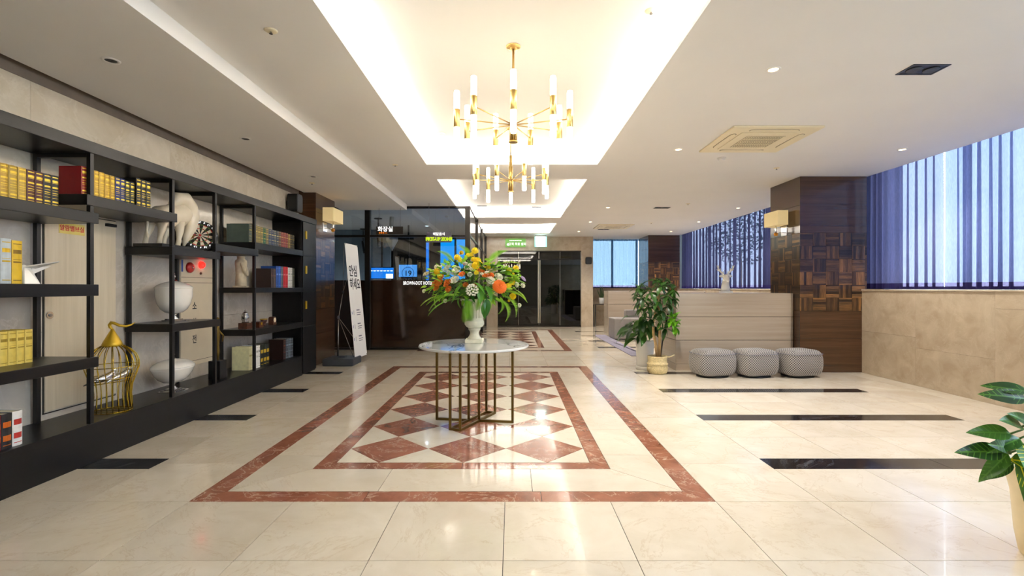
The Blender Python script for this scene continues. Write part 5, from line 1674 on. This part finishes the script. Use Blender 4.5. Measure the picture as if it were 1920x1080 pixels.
# ------------------------------------------------------------------ banner stand
bn = thing('banner_stand', 'white printed x-banner stand on a dark weighted base', 'banner', (-2.7, 7.75, 0))
bl_, br_ = Vector((-2.50, 7.75, .086)), Vector((-2.465, 8.27, .086))
tl_, tr_ = Vector((-2.665, 7.75, 1.932)), Vector((-2.625, 8.27, 1.932))
o_ = Vector((-2.7, 7.75, 0))
U = (br_ - bl_); V = (tl_ - bl_)
W, H = U.length, V.length
u1, v1 = U.normalized(), V.normalized()
n1 = u1.cross(v1).normalized()
MB().obox((bl_ + br_ + tl_ + tr_) / 4 - o_, u1 * W / 2, v1 * H / 2, n1 * .0015).build('banner', 'paper_white', bn)
ROT = Matrix((u1, v1, n1)).transposed().to_euler()
def bp(a, b, off=.003):
    return bl_ - o_ + u1 * W * a + v1 * H * b + n1 * off
text('lettering', '안심', .20, 'ink', bn, bp(.12, .755), ROT, .0006, .004, .95, 'LEFT')
text('lettering', '하세요', .20, 'ink', bn, bp(.12, .64), ROT, .0006, .004, .78, 'LEFT')
def strip(nm, mat, a0, a1, b0, b1, off=.0022):
    MB().obox(bp((a0 + a1) / 2, (b0 + b1) / 2, off), u1 * W * (a1 - a0) / 2, v1 * H * (b1 - b0) / 2, n1 * .0005).build(nm, mat, bn)
for k, (a0, a1, b) in enumerate(((.12, .16, .535), (.18, .24, .535), (.26, .33, .535), (.35, .42, .535), (.12, .24, .508), (.26, .40, .508), (.42, .58, .508), (.60, .74, .508))):
    strip('print_line', 'ink_blue' if k > 3 else 'ink_grey', a0, a1, b - .008, b + .008)
strip('print_line', 'ink_blue', .66, .74, .80, .84)
strip('print_line', 'ink_blue', .64, .76, .765, .775)
for b in (.395, .275, .155 + .01):
    strip('print_panel', 'ink_pale', .10, .90, b - .045, b + .045)
    strip('print_line', 'ink_blue', .07, .10, b - .012, b + .012, .0026)
    strip('print_line', 'ink_grey', .22, .24, b - .02, b + .02, .0028)
    strip('print_line', 'ink_grey', .45, .70, b + .015, b + .025, .0028)
    strip('print_line', 'ink_grey', .45, .78, b - .006, b + .0, .0028)
    strip('print_line', 'ink_grey', .45, .74, b - .024, b - .018, .0028)
strip('red_logo', 'ink_red', .34, .62, .068, .086)
for a in (.03, .97):
    for b in (.008, .992):
        MB().cyl(bp(a, b, .001), bp(a, b, .005), .009, 10).build('eyelet', 'steel', bn)
box('base', 'plastic_dark', bn, -.24, .24, -.22, .22, .0, .115, .02)
box('base_cap', 'plastic_dark', bn, -.06, .06, -.06, .06, .115, .135, .008)
pole = Vector((-.10, .08, .12))
ptop = Vector((-.06, .2, 1.15))
MB().cyl(pole, pole + Vector((0, .02, .62)), .012, 10).build('pole', 'steel', bn)
MB().cyl(pole + Vector((0, .02, .60)), ptop, .008, 10).build('pole', 'steel', bn)
MB().ell(pole + Vector((0, .02, .62)), .022, .022, .03, 10, 8).build('hub', 'plastic_dark', bn)
MB().ell(ptop, .018, .018, .024, 10, 8).build('hub', 'plastic_dark', bn)
for c_ in (tl_, tr_):
    MB().cyl(ptop, c_ - o_ - n1 * .01, .004, 8).build('arm', 'steel', bn)
for c_ in (bl_, br_):
    MB().cyl(pole + Vector((0, .02, .62)), c_ - o_ - n1 * .01, .005, 8).build('arm', 'steel', bn)

# ------------------------------------------------------------------ wall sconces
def sconce(label, x0, x1, y0, y1, z0, z1, wall_x, side):
    xc, yc = (x0 + x1) / 2, (y0 + y1) / 2
    s = thing('wall_sconce', label, 'wall lamp', (wall_x, yc, z0), 0, 'box-shaded wall lamps')
    def R(x): return x - wall_x
    m = MB()
    t = .004
    h = z1 - z0
    m.box(R(x0), R(x0) + t, y0 - yc, y1 - yc, 0, h).box(R(x1) - t, R(x1), y0 - yc, y1 - yc, 0, h)
    m.box(R(x0) + t, R(x1) - t, y0 - yc, y0 - yc + t, 0, h).box(R(x0) + t, R(x1) - t, y1 - yc - t, y1 - yc, 0, h)
    m.build('shade', 'lampshade', s)
    box('shade_diffuser', 'lampshade', s, R(x0) + t, R(x1) - t, y0 - yc + t, y1 - yc - t, .004, .007)
    box('back_plate', 'chrome', s, min(0, side * .014), max(0, side * .014), -.075, .075, -.15, .0, .003)
    MB().tube([(side * .014, 0, -.10), (R(xc), 0, -.10)], .008, 8).build('bracket_arm', 'chrome', s)
    MB().lathe([(.010, -.10), (.020, -.075), (.010, -.06), (.022, -.04), (.008, -.02), (.008, .004)], 14, (R(xc), 0, 0)).build('crystal_stem', 'chrome', s)
    MB().lathe([(.006, -.15), (.026, -.142), (.032, -.12), (.026, -.104), (.010, -.10)], 14, (R(xc), 0, 0)).build('amber_drop', 'amber', s)
    return s
sconce('cream box-shaded lamp on the column by the bookcase', -3.015, -2.845, 7.75, 8.2, 2.285, 2.50, -3.07, 1)
sconce('cream box-shaded lamp on the column by reception', 3.93, 4.085, 7.2, 7.59, 2.153, 2.366, 4.14, -1)

# ------------------------------------------------------------------ chandeliers
def chandelier(x, y, rot, label):
    c = thing('chandelier', label, 'chandelier', (x, y, 0), rot, 'brass tube chandeliers')
    MB().lathe([(.056, ZT), (.056, ZT - .006), (.05, ZT - .016), (.02, ZT - .022)], 28).build('canopy', 'brass', c)
    MB().cyl((0, 0, 2.74), (0, 0, ZT - .02), .0085, 12).build('rod', 'brass', c)
    m = MB().cyl((0, 0, 2.33), (0, 0, 2.75), .018, 14)
    for k in range(8):
        a = 2 * PI * k / 8
        m.cyl((.022 * math.cos(a), .022 * math.sin(a), 2.335), (.022 * math.cos(a), .022 * math.sin(a), 2.62 if k % 2 else 2.50), .007, 8)
    m.build('hub', 'brass', c)
    MB().lathe([(.034, 2.325), (.036, 2.33), (.034, 2.336)], 24).build('hub_plate', 'brass', c)
    zt, Rr = 2.485, .43
    lower = mk(MB().lathe([(.006, -.225), (.019, -.222), (.021, -.21), (.021, -.066)], 16), 'glass_tube', 'opal_glass')
    upper = mk(MB().lathe([(.021, .066), (.021, .19), (.019, .203), (.006, .206)], 16), 'glass_tube', 'opal_glass')
    sleeve = mk(MB().lathe([(.0225, -.068), (.0235, -.066), (.0235, .066), (.0225, .068)], 16), 'brass_sleeve', 'brass')
    armm = mk(MB().cyl((.02, 0, 2.462), (Rr - .02, 0, zt - .005), .0045, 8), 'arm', 'brass')
    for k in range(9):
        a = -PI / 2 + 2 * PI * k / 9
        link('arm', armm, None, c, 0, (0, 0, 0), (0, 0, a))
        sl = link('brass_sleeve', sleeve, None, c, 0, (Rr * math.cos(a), Rr * math.sin(a), zt))
        for g in (lower, upper):
            link('glass_tube', g, None, sl)
    return c
chandelier(.01, 3.72, 0, 'brass chandelier with nine glowing tubes, the nearer of the two')
chandelier(-.015, 5.64, PI, 'brass chandelier with nine glowing tubes hanging beyond the larger one')

# ------------------------------------------------------------------ ceiling fittings
def spot(x, y, z, watts, blend=.6, ang=110, col=(1, .94, .87)):
    d = bpy.data.lights.new('downlight_beam', 'SPOT')
    d.energy = watts
    d.spot_size = math.radians(ang)
    d.spot_blend = blend
    d.color = col
    d.shadow_soft_size = .04
    o = bpy.data.objects.new('downlight_beam', d)
    o.location = (x, y, z)
    COL.objects.link(o)
DL_W = 95
def downlight(px, py, label, on=True, z=ZC, r=.05, beam=True):
    x, y = cl(px, py, z)
    t = thing('downlight', label, 'downlight', (x, y, z), 0, 'recessed downlights')
    MB().lathe([(r * .66, -.001), (r * .72, -.006), (r, -.005), (r * 1.02, -.0005)], 28, caps=False).build('trim_ring', 'pot_white', t)
    MB().lathe([(r * .66, -.0025), (.001, -.002)], 24, caps=False).build('lens', 'downlight_glow' if on else 'plastic_black', t)
    if on and beam:
        spot(x, y, z - .02, DL_W)
for px, py, lb in ((1450, 130, 'lit downlight between the lit coffer and the black twin spot'), (1272, 280, 'lit downlight beside the air conditioner cassette'), (1692, 280, 'lit downlight close to the lilac curtain'), (1384, 390, 'lit downlight by the parquet column, before the violet curtain'),
                   (1310, 416, 'lit downlight second along the violet curtain'), (1258, 434, 'lit downlight third along the violet curtain'), (1140, 389, 'lit downlight beyond the second coffer edge'), (1107, 416, 'lit downlight beside the farther air conditioner cassette'), (1085, 434, 'lit downlight above the far marble wall')):
    downlight(px, py, lb)
for px, py, lb in ((208, 113, 'unlit downlight in the soffit over the gilt books'), (460, 260, 'unlit downlight in the soffit over the stone figure'), (587, 331, 'unlit downlight in the soffit before the veneered column')):
    downlight(px, py, lb, False, ZS, .052)
def sprinkler(px, py, label, z=ZC):
    x, y = cl(px, py, z)
    t = thing('sprinkler', label, 'sprinkler', (x, y, z), 0, 'ceiling sprinklers')
    MB().lathe([(.04, 0), (.04, -.003), (.03, -.007), (.012, -.010)], 20).build('escutcheon', 'plastic_cream', t)
    MB().lathe([(.006, -.010), (.005, -.018), (.011, -.020), (.011, -.022)], 14).build('nozzle', 'steel', t)
for px, py, z, lb in ((508, 57, ZC, 'brass sprinkler between the soffit and the lit coffer'), (1221, 20, ZT, 'brass sprinkler inside the lit coffer'), (741, 309, ZC, 'brass sprinkler near the end of the lit coffer'), (585, 343, ZS, 'brass sprinkler under the soffit'), (1456, 315, ZC, 'brass sprinkler before the parquet column'),
                      (1290, 382, ZC, 'brass sprinkler over the reception counter'), (1221, 418, ZC, 'brass sprinkler deep over the reception bay')):
    sprinkler(px, py, lb, z)
def detector(px, py, label, z=ZC):
    x, y = cl(px, py, z)
    t = thing('smoke_detector', label, 'smoke detector', (x, y, z), 0, 'ceiling smoke detectors')
    MB().lathe([(.05, 0), (.05, -.012), (.04, -.018)], 24).build('base', 'pot_white', t)
    MB().lathe([(.032, -.018), (.032, -.032), (.022, -.038), (.002, -.040)], 20).build('sensor', 'pot_white', t)
detector(1353, 296, 'white smoke detector just past the air conditioner cassette')
detector(827, 250, 'white smoke detector inside the lit coffer', ZT)
detector(838, 405, 'white smoke detector above the glass partition room')
def twin(px, py, label, w=.30, d=.16, z=ZC):
    x, y = cl(px, py, z)
    t = thing('twin_spot', label, 'spotlight', (x, y, z), 0, 'black recessed twin spots')
    m = MB().box(-w / 2, w / 2, -d / 2, -d / 2 + .014, -.006, 0).box(-w / 2, w / 2, d / 2 - .014, d / 2, -.006, 0).box(-w / 2, -w / 2 + .014, -d / 2 + .014, d / 2 - .014, -.006, 0).box(w / 2 - .014, w / 2, -d / 2 + .014, d / 2 - .014, -.006, 0)
    m.build('frame', 'plastic_dark', t)
    box('recess', 'plastic_black', t, -w / 2 + .014, w / 2 - .014, -d / 2 + .014, d / 2 - .014, -.003, -.001)
    for s in (-1, 1):
        MB().lathe([(.048, -.003), (.052, -.007), (.044, -.010), (.02, -.006)], 20, (s * w * .23, 0, 0)).build('lamp_head', 'plastic_dark', t)
twin(1730, 130, 'large black twin spot recess near the curtained window', .27, .17)
twin(1241, 389.5, 'black twin spot recess over the reception counter')
twin(1132, 430, 'black twin spot recess by the farther air conditioner cassette')
twin(904, 386.5, 'black twin spot in the second coffer behind the partition post', .22, .16, ZT)
twin(1006, 388.5, 'black twin spot in the second coffer away from the partition', .22, .16, ZT)
def cassette(px0, py0, px1, py1, label):
    xa, ya = cl(px0, py0)
    x, y = cl((px0 + px1) / 2, (py0 + py1) / 2)
    t = thing('air_conditioner', label, 'air conditioner', (x, y, ZC), 0, 'ceiling air conditioner cassettes')
    w = .45
    MB().extr([(w * a, w * b) for a, b in ((-1, -1), (1, -1), (1, 1), (-1, 1))], (0, 0, -.010), (1, 0, 0), (0, 1, 0), (0, 0, .010)).build('panel', 'plastic_cream', t, .006)
    box('centre_plate', 'plastic_cream', t, -.30, .30, -.30, .30, -.028, -.0205, .006)
    g = box('grille_back', 'plastic_shadow', t, -.2, .2, -.2, .2, -.0295, -.0285)
    for k in range(16):
        s = -.19 + .38 * k / 15
        box('grille_bar', 'plastic_cream', g, s - .006, s + .006, -.2, .2, -.034, -.030)
    for k in range(5):
        s = -.19 + .38 * k / 4
        box('grille_bar', 'plastic_cream', g, -.2, .2, s - .004, s + .004, -.0335, -.0298)
    for k in range(4):
        a = PI / 2 * k
        slot = MB().extr([(.25 * math.copysign(abs(math.cos(b)) ** .3, math.cos(b)), .034 * math.copysign(abs(math.sin(b)) ** .6, math.sin(b))) for b in [2 * PI * i / 28 for i in range(28)]], (0, .352, -.0205), (1, 0, 0), (0, 1, 0), (0, 0, .0008)).build('outlet_slot', 'plastic_shadow', t, rot=(0, 0, a))
        MB().extr([(.243 * math.copysign(abs(math.cos(b)) ** .3, math.cos(b)), .027 * math.copysign(abs(math.sin(b)) ** .6, math.sin(b))) for b in [2 * PI * i / 28 for i in range(28)]], (0, .352, -.0235), (1, 0, 0), (0, 1, 0), (0, 0, .0022)).build('flap', 'plastic_cream', slot)
cassette(1302, 288, 1536, 234, 'cream air conditioner cassette nearer to the curtained windows')
cassette(1115, 430, 1184, 419, 'cream air conditioner cassette above the reception bay')

# ------------------------------------------------------------------ signs
def hung_sign(name, label, px, py, w, h, Y, back):
    X, Z = at(px, py, Y)
    t = thing(name, label, 'sign', (X, Y, Z))
    box('board', back, t, -w / 2, w / 2, 0, .02, -h / 2, h / 2, .002)
    return t, X, Z
Ysg = 9.1
sc_ = Ysg / F
t, X, Z = hung_sign('toilet_sign', 'dark brown hanging sign with white toilet lettering and orange arrows', 730.5, 432, 50.5 * sc_, 15 * sc_, Ysg, 'sign_dark')
text('lettering', '화장실', .105, 'sign_white', t, ((722.5 - 730.5) * sc_, -.003, .018), (PI / 2, 0, 0), .001, .002)
text('small_lettering', 'Toilet', .028, 'orange_paint', t, ((723 - 730.5) * sc_, -.003, -.048), (PI / 2, 0, 0), .0006, 0)
for k in range(3):
    a = -.205 + .034 * k
    MB().extr([(a, -.045), (a + .03, -.025), (a + .03, -.065)], (0, -.002, 0), (1, 0, 0), (0, 0, 1), (0, .001, 0)).build('arrow', 'orange_paint', t)
for s in (-1, 1):
    MB().cyl((s * .2, .01, .0745), (s * .2, .01, ZC - Z), .003, 6).build('hanger', 'steel', t)
t, X, Z = hung_sign('pickup_sign', 'hanging grey pick-up sign with bright yellow-green letters', 823, 444.5, 47 * sc_, 20 * sc_, Ysg + .1, 'sign_grey')
text('lettering', '배달음식', .062, 'sign_white', t, (0, -.003, .055), (PI / 2, 0, 0), .001, .001)
text('outline_lettering', 'PICK-UP ZONE', .084, 'neon_yellow', t, (0, -.002, -.04), (PI / 2, 0, 0), .001, .005, .88)
text('lettering', 'PICK-UP ZONE', .084, 'neon_green', t, (0, -.0045, -.04), (PI / 2, 0, 0), .001, .001, .88)
for s in (-1, 1):
    MB().cyl((s * .19, .01, .0995), (s * .19, .01, ZC - Z), .003, 6).build('hanger', 'steel', t)
Yg = 15.12
sc_ = Yg / F
t, X, Z = hung_sign('green_sign', 'green direction sign with white arrows above the glass doors', 966.5, 455.5, 38 * sc_, 16 * sc_, Yg, 'sign_green')
text('lettering', '고객 무료 쉼터', .095, 'sign_white', t, (.06, -.003, -.04), (PI / 2, 0, 0), .001, .001, .95)
text('arrow', '«', .16, 'sign_white', t, (-.235, -.003, -.035), (PI / 2, 0, 0), .001, .003)
for k in range(7):
    box('small_print', 'sign_white', t, -.19 + .055 * k, -.145 + .055 * k, -.003, 0, .06, .082)
for s in (-1, 1):
    box('bracket', 'steel', t, s * .28 - .01, s * .28 + .01, .02, .08, -.02, .02)
X, Z = at(1014, 453, 14.75)
t = thing('exit_sign', 'glowing white exit light box hanging before the doors', 'exit sign', (X, 14.75, Z))
box('case', 'exit_edge', t, -.185, .185, 0, .05, -.155, .155, .006)
box('light_panel', 'exit_light', t, -.135, .135, -.006, 0, -.145, .145)
box('ceiling_bracket', 'steel', t, -.17, .17, .01, .04, .155, ZC - Z)

# ------------------------------------------------------------------ dark room behind the partition
def room_screen(name, label, px0, px1, py0, py1, Y, mat):
    Xa, Za = at(px0, py1, Y)
    Xb, Zb = at(px1, py0, Y)
    t = thing(name, label, 'screen', ((Xa + Xb) / 2, Y, (Za + Zb) / 2))
    w, h = (Xb - Xa) / 2, (Zb - Za) / 2
    box('frame', 'plastic_black', t, -w - .02, w + .02, .0, .05, -h - .02, h + .02, .004)
    box('display', mat, t, -w, w, -.004, 0, -h, h)
    if Za > 1:
        box('ceiling_pole', 'plastic_black', t, -.02, .02, .05, .08, -h, ZC - (Za + Zb) / 2)
    return t, w, h
t, w, h = room_screen('display_screen', 'blue wall screen glowing behind the partition', 692, 738, 502, 522, 13.0, 'screen_blue')
for k in range(7):
    box('light_dash', 'strip_white', t, -w + .03 + k * .09, -w + .09 + k * .09, -.008, -.004, h - .09, h - .075)
box('white_window', 'strip_white', t, w - .20, w - .02, -.008, -.004, -h, -h + .12)
t, w, h = room_screen('notice_screen', 'pale blue screen showing a ringed 19 behind the hotel lettering', 748, 782, 496.5, 519, 12.4, 'screen_pale')
n = 32
MB().tube([(.15 * math.cos(2 * PI * i / n), -.006, -.06 + .15 * math.sin(2 * PI * i / n)) for i in range(n + 1)], .006, 6, False).build('ring', 'ink_blue', t)
text('lettering', '19', .19, 'ink', t, (0, -.006, -.07), (PI / 2, 0, 0), .0006, .002)
t, w, h = room_screen('aquarium_panel', 'tall bright blue bubble panel behind the bouquet', 826, 852, 449, 632, 12.0, 'aquarium_blue')
t, w, h = room_screen('aquarium_panel', 'second bright blue bubble panel beside the partition post', 856, 874, 449, 632, 12.05, 'aquarium_blue')
t, w, h = room_screen('light_column', 'slim blue light column far inside the partitioned room', 799, 804, 455, 622, 13.5, 'screen_blue')
X, Z = at(735, 463, 11.0)
pd = thing('pendant_lamp', 'white faceted diamond pendant lamp behind the partition', 'pendant lamp', (X, 11.0, ZC))
MB().lathe([(.004, 2.99 - ZC - .94 + .0), (.14, CAMH + (540 - 451) * 11 / F - ZC), (.10, CAMH + (540 - 428) * 11 / F - ZC)], 5, smooth=False).build('shade', 'pendant_white', pd)
MB().lathe([(.055, CAMH + (540 - 428) * 11 / F - ZC), (.06, -.10), (.05, 0)], 8).build('stem', 'pendant_white', pd)
for i, (px, py0, py1, Y, lb) in enumerate(((709, 405, 463, 11.2, 'black swivel track spot behind the toilet sign'), (681, 434, 475, 13.2, 'black swivel track spot by the partition corner post'))):
    X, Z = at(px, py1, Y)
    t = thing('track_spot', lb, 'spotlight', (X, Y, ZC), .4 * i, 'black track spots')
    z1 = Z - ZC
    MB().lathe([(.09, 0), (.09, -.02), (.02, -.03)], 16).build('ceiling_rose', 'plastic_black', t)
    MB().cyl((0, 0, -.02), (.0, 0, z1 * .55), .012, 8).build('drop_rod', 'plastic_black', t)
    MB().cyl((-.02, 0, z1 * .5), (.03, 0, z1), .03, 12).build('lamp_head', 'plastic_black', t)

for x, y, lb in ((-4.6, 11.2, 'added cool fill light inside the partitioned room near the corner post'), (-2.2, 12.6, 'added cool fill light inside the partitioned room before the blue panels')):  # fill lights added to brighten the dim interior behind the glass
    t = thing('added_room_light', lb, 'downlight', (x, y, ZC), 0, 'added fill lights of the partitioned room')
    MB().lathe([(.05, -.001), (.055, -.006), (.075, -.005), (.077, -.0005)], 24, caps=False).build('trim_ring', 'pot_white', t)
    MB().lathe([(.05, -.0025), (.001, -.002)], 20, caps=False).build('lens', 'strip_white', t)
    spot(x, y, ZC - .02, 110, .8, 150, (.72, .86, 1))
